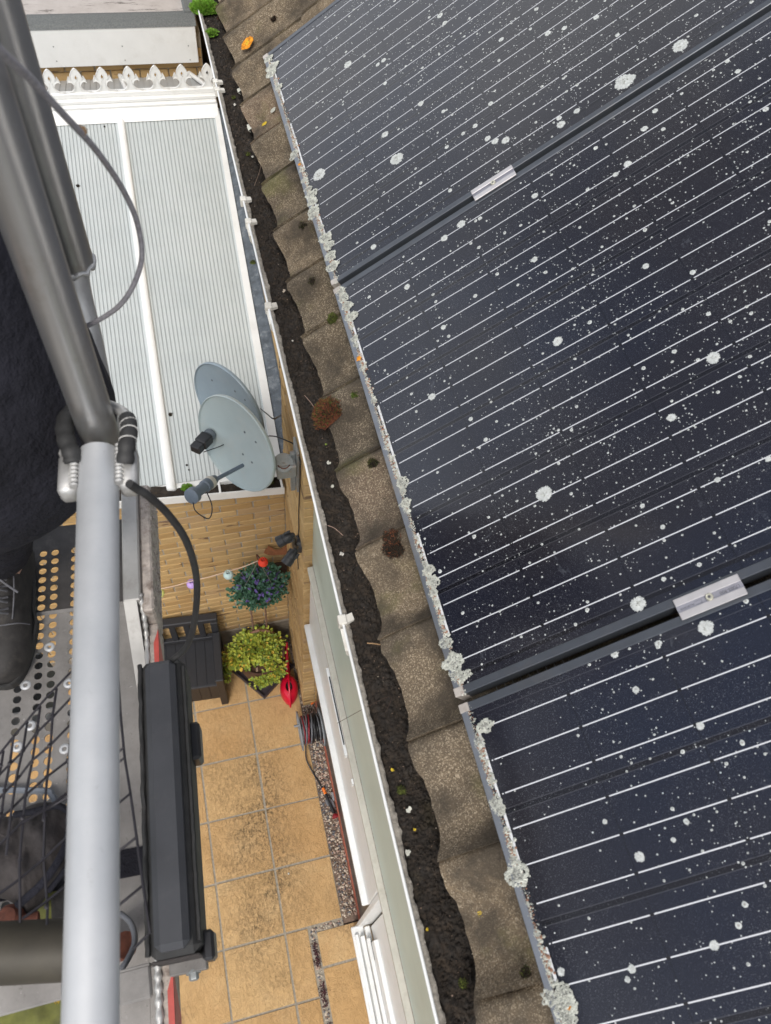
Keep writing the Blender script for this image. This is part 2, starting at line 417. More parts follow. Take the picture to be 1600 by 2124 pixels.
MT['frame'] = simple('anodised_panel_frame', (.17,.185,.21), .42, .55, var=.12, scale=25, dirt=(.45, (.27,.24,.20), 14))
MT['framepale'] = simple('bare_frame_end', (.46,.42,.38), .5, .4, var=.15, scale=30, dirt=(.5, (.25,.21,.17), 40))
MT['clamp'] = simple('aluminium_clamp', (.52,.50,.50), .42, .6, var=.08, scale=40, dirt=(.3, (.38,.36,.35), 60))
MT['clampdark'] = simple('clamp_channel', (.30,.30,.34), .5, .5, var=.1)
MT['etch'] = simple('etched_marking', (.06,.06,.07), .7)
MT['bolt'] = simple('zinc_bolt', (.62,.60,.48), .35, .7, var=.2, scale=90)
MT['lichen'] = simple('grey_crustose_lichen', (.46,.47,.42), .95, var=.35, scale=110, bump=.8, bscale=400, bd=.002, dirt=(.5, (.36,.36,.30), 120))
MT['lichenB'] = simple('pale_lichen_dots', (.47,.49,.48), .95, var=.25, scale=200)
MT['lichenC'] = simple('lichen_centres', (.27,.275,.25), .95, var=.3, scale=300)
MT['orange'] = simple('orange_lichen', (.60,.24,.015), .9, var=.6, scale=90, bump=.8, bscale=300)
MT['yelichen'] = simple('yellow_lichen', (.55,.40,.03), .9, var=.3, scale=160)
MT['white_lichen'] = simple('white_lichen', (.48,.48,.42), .9, var=.2, scale=160)
t = NT('wet_gutter_silt')
b = t.ramp(t.noise(60, 8, .75), [(.3, (.006,.0045,.0035)), (.50, (.020,.0145,.010)), (.70, (.062,.045,.031))])
b = t.mix(t.ramp(t.noise(9, 5), [(.6, 0), (.75, .5)]), b, (.045,.035,.015))
t.set(b, t.ramp(t.noise(30, 4), [(.3, .55), (.6, .95)])); t.bump(t.noise(240, 6, .75), .9, .003); MT['silt'] = t.m
MT['grit'] = simple('crusted_gutter_wall', (.31,.285,.245), .95, var=.3, scale=90, bump=.9, bd=.004, bscale=120, dirt=(.7, (.13,.115,.09), 40))
MT['mossred'] = simple('red_brown_moss', (.15,.050,.022), 1, var=.5, scale=160)
MT['mossblack'] = simple('black_brown_moss', (.022,.015,.008), 1, var=.5, scale=120)
MT['mossgreen'] = simple('olive_moss', (.09,.11,.02), 1, var=.5, scale=120)
MT['leafbright'] = simple('bright_green_leaf', (.16,.34,.03), .7, var=.4, scale=60)
MT['debris_pale'] = simple('pale_flake', (.52,.50,.45), .9, var=.2)
MT['twig'] = simple('dry_twig', (.30,.19,.10), .9, var=.3)
MT['leaf1'] = simple('yellow_green_leaf', (.36,.40,.05), .6, var=.3, scale=40)
MT['leaf2'] = simple('mid_green_leaf', (.20,.28,.045), .6, var=.3, scale=40)
MT['leaf3'] = simple('golden_leaf', (.62,.42,.06), .6, var=.2, scale=40)
MT['blueleaf'] = simple('blue_green_leaf', (.09,.20,.14), .65, var=.4, scale=50)
MT['blueleaf2'] = simple('dark_green_leaf', (.04,.12,.06), .65, var=.4, scale=50)
MT['purple'] = simple('purple_flower', (.16,.12,.38), .8, var=.4, scale=60)
MT['pot'] = simple('brown_glazed_pot', (.085,.042,.030), .45, var=.25, scale=20)
MT['tray'] = simple('dark_plum_tray', (.035,.026,.032), .5, var=.2, scale=20)
MT['terr'] = simple('dusty_terracotta', (.27,.15,.10), .85, var=.3, scale=20)
MT['bark'] = simple('bark_chips', (.30,.21,.15), .9, var=.4, scale=40)
MT['stake'] = simple('brown_cane', (.20,.12,.08), .8, var=.2, scale=40)
MT['red'] = simple('red_plastic', (.55,.005,.03), .28, var=.06, scale=10)
MT['reddark'] = simple('dark_red_plastic', (.24,.015,.025), .4, var=.1)
MT['redlamp'] = simple('red_paper_lantern', (.72,.05,.02), .7, var=.12, scale=50)
MT['bluelamp'] = simple('pale_blue_lantern', (.50,.66,.66), .7, var=.08, scale=50)
MT['purplelamp'] = simple('lilac_lantern', (.50,.34,.72), .7, var=.08, scale=50)
MT['limelamp'] = simple('lime_lantern', (.68,.70,.22), .7, var=.08, scale=50)
MT['string'] = simple('pink_string', (.62,.46,.36), .9, var=.1)
MT['orangep'] = simple('orange_plastic', (.75,.18,.02), .5, var=.1)
MT['hosegrey'] = simple('grey_hose', (.13,.135,.15), .4, var=.1)
MT['hoseblack'] = simple('black_hose', (.016,.016,.018), .4, var=.1)
MT['reelgrey'] = simple('grey_reel_plastic', (.22,.235,.25), .5, var=.1)
MT['stoneA'] = simple('cream_gravel', (.46,.39,.31), .85, var=.25, scale=60)
MT['stoneB'] = simple('brown_gravel', (.17,.12,.09), .85, var=.35, scale=60)
MT['stoneC'] = simple('grey_gravel', (.11,.11,.12), .8, var=.35, scale=60)
MT['stoneD'] = simple('pink_gravel', (.36,.25,.20), .85, var=.2, scale=60)
MT['maroon'] = simple('maroon_sedum', (.055,.015,.02), .9, var=.5, scale=60)
MT['glassdark'] = simple('dark_window_gap', (.03,.035,.04), .3)
MT['rustorn'] = simple('rust_ornament', (.22,.085,.035), .85, .2, var=.3, scale=40)
MT['wood'] = simple('dark_timber', (.05,.03,.02), .85, var=.3, scale=30)
MT['boomgrey'] = simple('boom_grey_paint', (.055,.058,.065), .6, var=.2, scale=10)

# ================================================================== SETTING
g = MB(); g.box((-30, -30, -.5), (30, 30, -.075)); tag(g.build('ground', MT['soilground']), kind='structure')
hl_ = MB(); vs = []; fs = []; NA, NR = 60, 9
for i in range(NA+1):
    az = rad(196 + 118*i/NA)          # from the south-south-west round to the north-west, unseen rise added to darken panel reflections
    f = min(1, min(i, NA-i)/14)
    for j in range(NR+1):
        rr = 24 + 26*j/NR; hh = (math.sin(math.pi*min(1, j/NR*.9+.02)/1.0))*(7.5*f + 1.6*noise.noise(Vector((i*.35, j*.5, 2))))
        vs.append((rr*math.sin(az), rr*math.cos(az), -.4 + max(0, hh)))
for i in range(NA):
    for j in range(NR): a = i*(NR+1)+j; fs.append((a, a+1, a+NR+2, a+NR+1))
hl_.add(vs, fs); tag(hl_.build('added_hills', MT['added_hill_cover'], smooth=60), kind='structure')
# patio: mortar bed with a slab in every cell
patio = MB(); patio.box((-3.2, -5.2, -.07), (-.335, 0.28, -.012)); patio = patio.build('patio', MT['pointing']); tag(patio, kind='structure')
X0, Y0, PS = -1.2702, -.5708, .4755
def slab(x0, y0, x1, y1, seed):
    rnd = random.Random(seed); n = 7; vs = []; fs = []
    j = .0085
    x0 += j + rnd.uniform(-.002, .002); x1 -= j + rnd.uniform(-.002, .002); y0 += j + rnd.uniform(-.002, .002); y1 -= j + rnd.uniform(-.002, .002)
    for a in range(n):
        for b_ in range(n):
            x = x0 + (x1-x0)*a/(n-1); y = y0 + (y1-y0)*b_/(n-1)
            e = (a in (0, n-1)) or (b_ in (0, n-1))
            z = -.004 if e else .004*noise.noise(Vector((x*7, y*7, seed)))
            vs.append((x, y, z))
    for a in range(n-1):
        for b_ in range(n-1):
            fs.append((a*n+b_, (a+1)*n+b_, (a+1)*n+b_+1, a*n+b_+1))
    m = MB(); m.add(vs, fs)
    k = len(m.v)
    ring = [(i, 0) for i in range(n)] + [(n-1, i) for i in range(1, n)] + [(i, n-1) for i in range(n-2, -1, -1)] + [(0, i) for i in range(n-2, 0, -1)]
    low = [(vs[a*n+b_][0], vs[a*n+b_][1], -.04) for a, b_ in ring]
    top = [a*n+b_ for a, b_ in ring]; m.v += low
    for i in range(len(ring)):
        i2 = (i+1) % len(ring); m.f.append((top[i], top[i2], k+i2, k+i)); m.m.append(0)
    return m.build('paving_slab', MT['paving'], patio, smooth=40, fix=False)
sid = 0
for k in range(-2, 10):
    ya = Y0 - PS*(k+1); yb = Y0 - PS*k
    if k == -2: yb = Y0 + PS*1.55
    for c in range(-4, 2):
        xa = X0 + PS*c; xb = xa + PS
        if c == 1:
            xa = X0 + PS; xb = -.333 if k < 4 else -.609
        if k == -2 and c == 1: continue
        slab(xa, ya, xb, min(yb, .16), sid); sid += 1
patio2 = MB(); patio2.box((-.552, -5.2, -.066), (-.16, -2.52, -.0085)); patio2 = patio2.build('doorstep_paving', MT['pointing']); tag(patio2, kind='structure')
_p = patio; patio = patio2
yb = -2.516
for h in (.252, .4755, .4755, .4755, .4755, .4755):
    slab(-.557, yb-h, -.16, yb, 200+int(-yb*100)); yb -= h
patio = _p
# gravel
def stones(regions, count, seed, name, zbase=-.03, rr=(.004, .012)):
    rnd = random.Random(seed); m = MB()
    for _ in range(count):
        (x0, y0, x1, y1) = rnd.choices(regions, weights=[(q[2]-q[0])*(q[3]-q[1]) for q in regions])[0]
        r0 = rnd.uniform(*rr); c = Vector((rnd.uniform(x0+.004, x1-.004), rnd.uniform(y0, y1), zbase + rnd.uniform(0, .028)))
        sx, sy, sz = r0*rnd.uniform(.7, 1.3), r0*rnd.uniform(.7, 1.3), r0*rnd.uniform(.5, .8)
        a = rnd.uniform(0, 6.28); vs = []
        for (px, py, pz) in ((1,0,.0),(.5,.85,.1),(-.5,.8,0),(-1,0,.1),(-.45,-.85,0),(.55,-.8,.05)):
            x = px*sx*rnd.uniform(.8, 1.1); y = py*sy*rnd.uniform(.8, 1.1)
            vs.append(c + Vector((x*math.cos(a)-y*math.sin(a), x*math.sin(a)+y*math.cos(a), pz*sz)))
        for k in range(3):
            an = a + k*2.1; vs.append(c + Vector((.5*sx*math.cos(an), .5*sy*math.sin(an), sz)))
        fs = [(0,1,6),(1,2,7),(2,3,7),(3,4,8),(4,5,8),(5,0,6),(6,7,8),(1,7,6),(3,8,7),(5,6,8)]
        m.add(vs, fs, rnd.choices([0,1,2,3], [5,4,3,2])[0])
    return tag(m.build(name, [MT['stoneA'], MT['stoneB'], MT['stoneC'], MT['stoneD']], smooth=50), kind='stuff')
gb = MB(); gb.box((-.335, -2.51, -.05), (-.17, .2, -.022)); gb.box((-.61, -5.2, -.05), (-.555, -2.47, -.022)); gb.box((-1.6, .13, -.05), (-.336, .30, -.020))
gb.build('gravel_bed', MT['stoneB']); tag(bpy.data.objects['gravel_bed'], kind='structure')
o = stones([(-.332, -2.47, -.19, .1), (-.605, -2.515, -.33, -2.478), (-.605, -3.6, -.56, -2.48), (-1.0, .0, -.33, .14)], 5200, 3, 'gravel')
tag(o, 'loose mixed gravel filling the drainage strip between patio and house', 'gravel')
# maroon ground-hugging plants in the narrow gravel joint
m = MB(); rnd = random.Random(5)
for _ in range(700):
    y = rnd.uniform(-3.3, -2.53); 
    if math.sin(y*23) < -.35: continue
    x = -.583 + rnd.gauss(0, .013); z = rnd.uniform(-.01, .02); c = Vector((x, y, z)); a = rnd.uniform(0, 6.28); l = rnd.uniform(.008, .018)
    d = Vector((math.cos(a), math.sin(a), rnd.uniform(.1, .8))).normalized()*l; s = Vector((-math.sin(a), math.cos(a), 0))*l*.3
    m.add([c, c+d*.5+s, c+d, c+d*.5-s], [(0,1,2,3)])
tag(m.build('creeping_sedum', MT['maroon'], fix=False), 'maroon creeping plant growing in the narrow gravel joint by the doorstep', 'ground cover', kind='stuff')

# ------------------------------------------------------------------ bricks
def brick_mesh(L, D, H, seed, name='brick'):
    rnd = random.Random(seed); m = MB(); c = .004
    m.cbox((0, 0, 0), (L, D, H), c)
    m.v = [tuple(Vector(v) + Vector((rnd.uniform(-.0022, .0022), rnd.uniform(-.0025, .0025), rnd.uniform(-.002, .002)))) for v in m.v]
    me = m.mesh(name, MT['brick']); 
    return me
BM = [brick_mesh(.215, .10, .066, i) for i in range(8)]
BH = [brick_mesh(.1025, .10, .066, 20+i) for i in range(4)]
# facing wall of the extension, in front of the conservatory
fw = empty('extension_wall', (-1, .1, 0), 'buff brick extension wall behind the bench and hanging basket', 'brick wall')
def into(o, root):            # keep world placement under an unrotated empty
    o.parent = root; o.location = Vector(o.location) - Vector(root.location); return o
mb = MB(); mb.box((-3.6, .007, .32), (-.30, .22, 2.655)); into(mb.build('mortar_core', MT['mortar']), fw)
mb = MB(); mb.cbox((-3.6, -.0, -.05), (-.235, .215, .33), .006); into(mb.build('concrete_plinth', MT['concrete']), fw)
COL0 = -.4277
zc = 2.4486 - .075*int((2.4486-.36)/.075)
nrow = 0; hid = MB()
z = zc
# joint column at x=COL0 (course phase 0 at z=2.4486 top-of-joint), alternate shifted half a brick
kk = 0
z = 2.4486 + .075*2
while z > .40:
    ph = 0 if (kk % 2 == 0) else .1125
    x = -.235 - .0
    xs = []
    x1 = COL0 + ph + .225*3
    while x1 > -3.6:
        xs.append(x1); x1 -= .225
    for xr in xs:
        xl = xr - .225 + .005; xrr = xr - .005
        a = max(xl, -3.6); b_ = min(xrr, -.321)
        if b_ - a < .02: continue
        zz = z - .0705
        if a < -1.75:
            hid.cbox((a, 0, zz), (b_, .1, zz+.066), .004); continue
        L = b_ - a
        rnd = random.Random(int(1000*xr)+int(z*1000))
        if L > .2:
            ob = inst('brick', BM[rnd.randrange(8)], fw, (a, rnd.uniform(-.002, .002), zz))
        else:
            ob = inst('brick', BH[rnd.randrange(4)], fw, (a, rnd.uniform(-.002, .002), zz), sc=(L/.1025, 1, 1))
        ob.location = Vector(ob.location) - Vector(fw.location)
    z -= .075; kk += 1
o = hid.build('brickwork', MT['brick'], smooth=None); into(o, fw); o['kind'] = 'stuff'

# ------------------------------------------------------------------ house
house = empty('house', (0, -1.5, 0), 'brick house under the tiled roof with pale green cladding and white window frames', 'house')
def hp(mb_, name, mat_, smooth=None, kind=None, label=None):
    o = mb_.build(name, mat_, smooth=smooth); into(o, house)
    if kind: o['kind'] = kind
    if label: o['label'] = label
    return o
mb = MB()
mb.box((-.16, -9, -.4), (.3, -.713, 5.30)); mb.box((-.3145, -.712, -.4), (.3, -.004, 5.30)); mb.box((-.222, .0, -.4), (.3, 9, 5.30))
hp(mb, 'inner_wall', MT['mortar'])
# pier bricks
pier = MB(); z = .02; kk = 0
while z < 5.28:
    ph = 0 if kk % 2 else .1125
    y = 0.0; segs = []
    yy = -.72; first = True
    cuts = [-.72]
    q = -.72 + (.215 if kk % 2 else .1025) + .01
    while q < -.01: cuts.append(q); q += .225
    cuts.append(0.002)
    for i in range(len(cuts)-1):
        a = cuts[i] + (0 if i == 0 else 0); b_ = cuts[i+1] - .01
        if b_ - a < .02: continue
        rnd = random.Random(kk*31+i)
        if z > 3.9:
            pier.cbox((-.32, a, z), (-.22, b_, z+.066), .004); continue
        L = b_-a
        me = BM[rnd.randrange(8)] if L > .15 else BH[rnd.randrange(4)]
        base = .215 if L > .15 else .1025
        ob = inst('brick', me, house)
        ob.rotation_euler = (0, 0, rad(90)); ob.scale = (L/base, 1, 1)
        ob.location = Vector((-.22 + rnd.uniform(-.003, .003), a, z)) - Vector(house.location)
    # header closing the return towards the window
    z += .075; kk += 1
hp(pier, 'upper_brickwork', MT['brick'], kind='stuff')
rt = MB(); z = .02; kk = 0
while z < 5.28:
    rt.cbox((-.216, -.72, z), (-.10, -.62, z+.066), .004); z += .075
hp(rt, 'return_brickwork', MT['brick'], kind='stuff')
nw_ = MB(); z = 2.72; kk = 0
while z < 5.25:
    y = .005 + (.1125 if kk % 2 else 0)
    while y < 8.5:
        nw_.cbox((-.238, y, z), (-.15, y+.215, z+.066), .004); y += .225
    z += .075; kk += 1
hp(nw_, 'brickwork_over_conservatory', MT['brick'], kind='stuff')
# cladding, trim ledge, window frames
mb = MB(); mb.box((-.267, -9, 2.70), (-.155, -.721, 5.30)); hp(mb, 'cladding_panel', MT['clad'])
mb = MB(); mb.cbox((-.302, -9, 2.655), (-.262, -.745, 2.699), .004); hp(mb, 'trim_ledge', MT['trim'])
mb = MB(); mb.box((-.2705, -9, 2.70), (-.2668, -.745, 2.712)); hp(mb, 'sealant_line', MT['grit'])
def frame_unit(y1, y0):
    fr = MB(); fr.cbox((-.283, y0, 1.83), (-.20, y1, 2.652), .004)
    f = hp(fr, 'window_frame', MT['white'], smooth=30)
    q = MB(); q.cbox((-.318, y0, 1.785), (-.19, y1+.012, 1.828), .005); c = q.build('window_sill', MT['white'], f)
    return f
f1 = frame_unit(-.745, -2.565)
v = MB(); v.cbox((-.302, -1.86, 2.44), (-.284, -1.33, 2.50), .004)
vv = v.build('trickle_vent', MT['white'], f1)
v = MB(); v.box((-.2965, -1.80, 2.5005), (-.2895, -1.39, 2.504)); v.build('vent_slot', MT['glassdark'], f1)
v = MB(); v.cbox((-.296, -2.02, 2.43), (-.284, -1.99, 2.50), .003); v.build('vent_end_cap', MT['white'], f1)
mb = MB(); mb.box((-.205, -2.56, .12), (-.175, -.75, 1.785)); hp(mb, 'lower_window_pane', MT['glassdark'])
mb = MB(); mb.cbox((-.212, -2.53, -.04), (-.165, -.725, .10), .006); hp(mb, 'quarry_tile_sill', MT['redtile'])
# the door unit nearer the camera
dr = MB(); dr.cbox((-.325, -4.6, .55), (-.235, -2.585, .60), .006); d = hp(dr, 'door_frame', MT['white'])
q = MB(); q.cbox((-.235, -4.6, .62), (-.20, -2.61, .70), .004); q.build('inner_rail', MT['white'], d)
for (xa, xb, za, zb, ya) in ((-.275, -.245, .601, .66, -2.66), (-.245, -.22, .70, .78, -2.69), (-.22, -.19, .78, 1.0, -2.72), (-.31, -.285, .601, .63, -2.64)):
    q = MB(); q.cbox((xa, -4.6, za), (xb, ya, zb), .003); q.build('frame_rail', MT['white'], d)
q = MB(); q.box((-.222, -2.83, .782), (-.2205, -2.71, .80)); q.build('hinge_slot', MT['glassdark'], d)
mb = MB(); mb.box((-.19, -4.6, .12), (-.165, -2.62, 2.65)); hp(mb, 'door_pane', MT['white'])
mb = MB(); mb.cbox((-.275, -2.600, .05), (-.165, -2.567, 2.652), .004); hp(mb, 'corner_jamb', MT['white'])
mb = MB(); mb.cbox((-.455, -9, 5.24), (-.437, 9, 5.40), .003); hp(mb, 'fascia_board', MT['white'])
mb = MB(); mb.box((-.437, -9, 5.24), (-.15, 9, 5.252)); hp(mb, 'soffit_board', MT['white'])

# ------------------------------------------------------------------ roof with separate tiles
roof = empty('tiled_roof', (-.474, 0, 5.45), 'weathered brown granular roof tiles under the solar panels', 'tiled roof', rot=(0, -PITCH, 0))
# local frame: X up the slope, Y along the eaves, Z off the roof
TW = .2075
def tile_mesh(seed):
    rnd = random.Random(seed); nx, ny = 12, 18; L = .335; vs = []; fs = []
    def hgt(u): return .0250*math.sin(2*math.pi*(u+.13)) + .008*math.sin(4*math.pi*(u+.02)) + .014*(u-.5)
    for i in range(nx+1):
        for j in range(ny+1):
            u = j/ny; s = L*i/nx
            e = .0025*noise.noise(Vector((u*14, s*30, seed*3.3)))
            x = s + (noise.noise(Vector((u*25, seed*7.7, 0)))*.004 if i == 0 else 0)
            drop = -.004 if i == 0 else 0
            vs.append((x, -u*TW*1.025, hgt(u) + .014 - s*.035 + e + drop))
    for i in range(nx):
        for j in range(ny):
            a = i*(ny+1)+j; fs.append((a, a+1, a+ny+2, a+ny+1))
    m = MB(); m.add(vs, fs)
    k = len(m.v)
    for j in range(ny+1):
        v = vs[j]; m.v.append((v[0]+.003, v[1], v[2]-.016))
    for j in range(ny): m.f.append((j+1, j, k+j, k+j+1)); m.m.append(0)
    k2 = len(m.v)
    for i in range(nx+1):
        v = vs[i*(ny+1)]; m.v.append((v[0], v[1], v[2]-.016))
    for i in range(nx): m.f.append((i*(ny+1), (i+1)*(ny+1), k2+i+1, k2+i)); m.m.append(0)
    k3 = len(m.v)
    for i in range(nx+1):
        v = vs[i*(ny+1)+ny]; m.v.append((v[0], v[1], v[2]-.016))
    for i in range(nx): m.f.append(((i+1)*(ny+1)+ny, i*(ny+1)+ny, k3+i, k3+i+1)); m.m.append(0)
    return m.mesh('roof_tile', MT['tile'], smooth=50)
TM = [tile_mesh(i) for i in range(7)]
YJ0 = -.617 * 1.0     # a joint, z level corrected below
pj = S(754, 1145)[1]
jy = Uz(754, 1145, 5.45).y
jstart = jy + TW*17
rnd = random.Random(11)
for row in range(7):
    for k in range(24):
        y = jstart - k*TW
        o = inst('roof_tile', TM[rnd.randrange(7)], roof, (row*.285 + rnd.uniform(-.003, .003), y + rnd.uniform(-.0015, .0015), .008*0 + row*.0), (rnd.uniform(-.008, .008), rnd.uniform(-.004, .004), rnd.uniform(-.006, .006)))
mb = MB(); mb.box((.006, -5, -.06), (2.3, 4.5, -.018)); o = mb.build('roof_underlay', MT['wood'], roof)
# white lime staining under a few tile edges
def at_roof(u, v, off=0.0):
    p = Vector((-.474, 0, 5.45)) + PN*off; d = ray(u, v)
    return CP + d*(((p-CP).dot(PN))/d.dot(PN))

# ------------------------------------------------------------------ gutter
gut = empty('roof_gutter', (-.493, -1.5, 5.42), 'white plastic eaves gutter clogged with black silt along the roof edge', 'gutter')
GR, GX, GZ = .056, -.493, 5.42
mb = MB(); prof = []
for k in range(13):
    a = math.pi + math.pi*k/12; prof.append((GX + GR*math.cos(a), GZ + GR*math.sin(a)))
inner = [(GX + (GR-.003)*math.cos(math.pi+math.pi*k/12), GZ + (GR-.003)*math.sin(math.pi+math.pi*k/12)) for k in range(12, -1, -1)]
poly = prof + inner
mb.prism(poly, -5, 3.5, lambda a, b, d: (a, d, b)); into(mb.build('gutter_trough', MT['whiteold'], smooth=40), gut)
mb = MB(); mb.tube([(GX-GR+.001, -5, GZ+.001), (GX-GR+.001, 3.5, GZ+.001)], .0032, 8); into(mb.build('gutter_lip', MT['white'], smooth=60), gut)
# crust on the inner wall of the gutter
mb = MB(); vs = []; fs = []; N = 2600
for i in range(N):
    y = -3.9 + 5.0*i/(N-1)
    w = .0120 + .004*noise.noise(Vector((y*9, 0, 0))) + .004*noise.noise(Vector((y*45, 3, 0))) + .0012*noise.noise(Vector((y*190, 3, 0)))
    top = GZ - .001 + .001*noise.noise(Vector((y*50, 1, 1)))
    vs += [(GX-GR+.003, y, top-.001), (GX-GR+.003+w*.55, y, top-.003+.0015*noise.noise(Vector((y*220, 5, 0)))), (GX-GR+.003+w, y, top-.006+.002*noise.noise(Vector((y*200, 8, 0)))), (GX-GR+.004+w*1.05, y, top-.034)]
for i in range(N-1):
    for j in range(3): fs.append((i*4+j, (i+1)*4+j, (i+1)*4+j+1, i*4+j+1))
mb.add(vs, fs); into(mb.build('crust', MT['grit'], smooth=60), gut)
for (u, v, w) in ((434, 171, .018), (439, 188, .018), (502, 415, .02), (514, 461, .02), (561, 636, .022), (716, 1286, .022)):
    y = U(u, v, 0, GX-GR).y; y = Uz(u, v, GZ).y
    m = MB(); m.cbox((GX-GR-.008, y-w/2, GZ-.018), (GX-GR+.010, y+w/2, GZ+.008), .002)
    m.add([(GX-GR+.010, y-w*.42, GZ+.004), (GX-GR+.010, y+w*.42, GZ+.004), (GX-GR+.024, y+w*.62, GZ+.001), (GX-GR+.026, y-w*.1, GZ+.000),
           (GX-GR+.010, y-w*.42, GZ-.006), (GX-GR+.010, y+w*.42, GZ-.006), (GX-GR+.024, y+w*.62, GZ-.008), (GX-GR+.026, y-w*.1, GZ-.008)],
          [(0,1,2,3), (4,7,6,5), (1,5,6,2), (2,6,7,3), (0,3,7,4)])
    into(m.build('gutter_clip', MT['whiteold']), gut)
for (u, v) in ((508, 480), (566, 660), (725, 1330)):
    y = Uz(u, v, GZ).y
    m = MB(); m.prism([(GX-GR*1.13*math.cos(k*math.pi/10), GZ-GR*1.13*math.sin(k*math.pi/10)) for k in range(6)] + [(GX-GR*.99*math.cos(k*math.pi/10), GZ-GR*.99*math.sin(k*math.pi/10)) for k in range(5, -1, -1)], y-.02, y+.03, lambda a, b, d: (a, d, b))
    into(m.build('gutter_bracket', MT['whiteold'], smooth=40), gut)
# silt
silt = MB(); nx, ny = 46, 1950; vs = []; fs = []
for i in range(ny+1):
    y = -3.55 + 4.1*i/ny
    for j in range(nx+1):
        x = GX-GR+.012 + .098*j/nx
        p = Vector((x, y, 0))
        h = .010*noise.noise(p*14) + .0045*noise.noise(p*55) 
        q_ = p + Vector((noise.noise(p*40), noise.noise(p*40+Vector((9, 0, 0))), 0))*.010
        c1 = noise.voronoi(q_*85)[0]; h += .0075*(c1[1]-c1[0])**.6 - .004 + .0035*noise.noise(p*150) + .004*(noise.voronoi(q_*210)[0][1]-noise.voronoi(q_*210)[0][0])
        edge = min(1, j/6)
        vs.append((x, y, GZ - .021 + h - (1-edge)*.006 - .010*max(0, (j-27)/19)))
for i in range(ny):
    for j in range(nx):
        a = i*(nx+1)+j; fs.append((a, a+1, a+nx+2, a+nx+1))
silt.add(vs, fs)
o = silt.build('gutter_silt', MT['silt'], smooth=180, fix=False); tag(o, 'black crumbly silt filling the whole gutter', 'silt', kind='stuff')
m = MB(); rnd = random.Random(21)
for _ in range(9500):
    y = rnd.uniform(-3.5, .5); x = rnd.uniform(GX-GR+.022, GX+.035); r0 = rnd.choice([.0012, .0015, .002, .0025, .003, .0045])*rnd.uniform(.7, 1.2)
    c = Vector((x, y, GZ-.022 + .010*noise.noise(Vector((x, y, 0))*14) + rnd.uniform(-.001, .003)))
    vs = []
    for (px, py, pz) in ((1,0,0),(0,1,0),(-1,0,0),(0,-1,0),(0,0,1),(.4,.5,.8)):
        vs.append(c + Vector((px*rnd.uniform(.6,1.2), py*rnd.uniform(.6,1.2), pz*rnd.uniform(.6,1)))*r0)
    m.add(vs, [(0,1,5),(1,2,5),(2,3,4),(3,0,4),(0,5,4),(2,4,5)], rnd.choices([0, 1, 2], [20, 2 if r0 < .0022 else 0, .5 if r0 < .0015 else 0])[0])
tag(m.build('silt_crumbs', [MT['silt'], MT['stoneB'], MT['stoneA']], smooth=60), 'small dark crumbs lying loose on the gutter silt', 'silt', kind='stuff')
# flakes, leaves and twigs in the gutter
def flake(u, v, r0, mt, label, name, cat, seed, dz=.002):
    p = Uz(u, v, GZ-.014+dz); rnd = random.Random(seed); n = 9; m = MB(); vs = [p + Vector((0, 0, .0015))]
    for k in range(n):
        a = 2*math.pi*k/n; q = r0*rnd.uniform(.55, 1.15); vs.append(p + Vector((q*math.cos(a)*.9, q*math.sin(a), rnd.uniform(-.001, .003))))
    vs += [x - Vector((0, 0, .0012)) for x in vs]
    fs = [(0, 1+k, 1+(k+1) % n) for k in range(n)] + [(n+1, n+2+(k+1) % n, n+2+k) for k in range(n)] + [(1+k, n+2+k, n+2+(k+1) % n, 1+(k+1) % n) for k in range(n)]
    m.add(vs, fs); o = m.build(name, mt); tag(o, label, cat); return o
FL = [(709, 1149, .009, 'debris_pale', 'white flake on the silt beside the second long twig', 'pale_flake', 'flake'),
      (590, 603, .010, 'stoneA', 'pale grey stone chip in the gutter near the upper bend', 'stone_chip', 'stone'),
      (682, 960, .009, 'white_lichen', 'pale lichen flake in the gutter beside the dish bracket', 'lichen_flake', 'flake'),
      (690, 1008, .008, 'white_lichen', 'pale lichen flake just below the dish bracket level', 'lichen_flake', 'flake'),
      (815, 1597, .007, 'yelichen', 'small yellow leaf lying on the silt in the lower gutter', 'yellow_leaf', 'leaf'),
      (849, 1680, .010, 'white_lichen', 'ring of grey lichen on the silt in the lower gutter', 'lichen_flake', 'flake'),
      (846, 1768, .011, 'white_lichen', 'frilled pale lichen scrap against the gutter wall', 'lichen_flake', 'flake'),
      (886, 1928, .006, 'yelichen', 'tiny yellow leaf scrap near the bottom of the gutter', 'yellow_leaf', 'leaf'),
      (861, 1721, .006, 'yelichen', 'little yellow leaf below the ring of lichen', 'yellow_leaf', 'leaf'),
      (524, 325, .008, 'white_lichen', 'pale splinter on the silt in the upper gutter', 'pale_flake', 'flake'),
      (487, 217, .010, 'debris_pale', 'grey plastic scrap on the silt near the top', 'plastic_scrap', 'scrap'),
      (607, 707, .005, 'debris_pale', 'small white fragment left of the tile edge mid gutter', 'pale_flake', 'flake'),
      (677, 922, .006, 'leaf2', 'small green leaf on the silt beside the rear dish', 'green_leaf', 'leaf')]
for i, (u, v, r0, mt, lb, nm, ct) in enumerate(FL): flake(u, v, r0*.62, MT[mt], lb, nm, ct, i)
def twig(a, b, c, r0, label, mt='twig'):
    m = MB(); m.tube(bez([Uz(*a, GZ-.008), Uz(*b, GZ-.004), Uz(*c, GZ-.007)], 6), r0, 5); tag(m.build('twig', MT[mt]), label, 'twig')
twig((762, 1334), (776, 1335), (789, 1337), .0013, 'straight pale twig lying across the silt')
twig((680, 1090), (695, 1096), (712, 1111), .0007, 'thin curved twig on the silt opposite the floodlights', 'stoneD')
twig((543, 310), (540, 350), (528, 385), .0009, 'curved grey stalk in the upper gutter', 'stoneB')
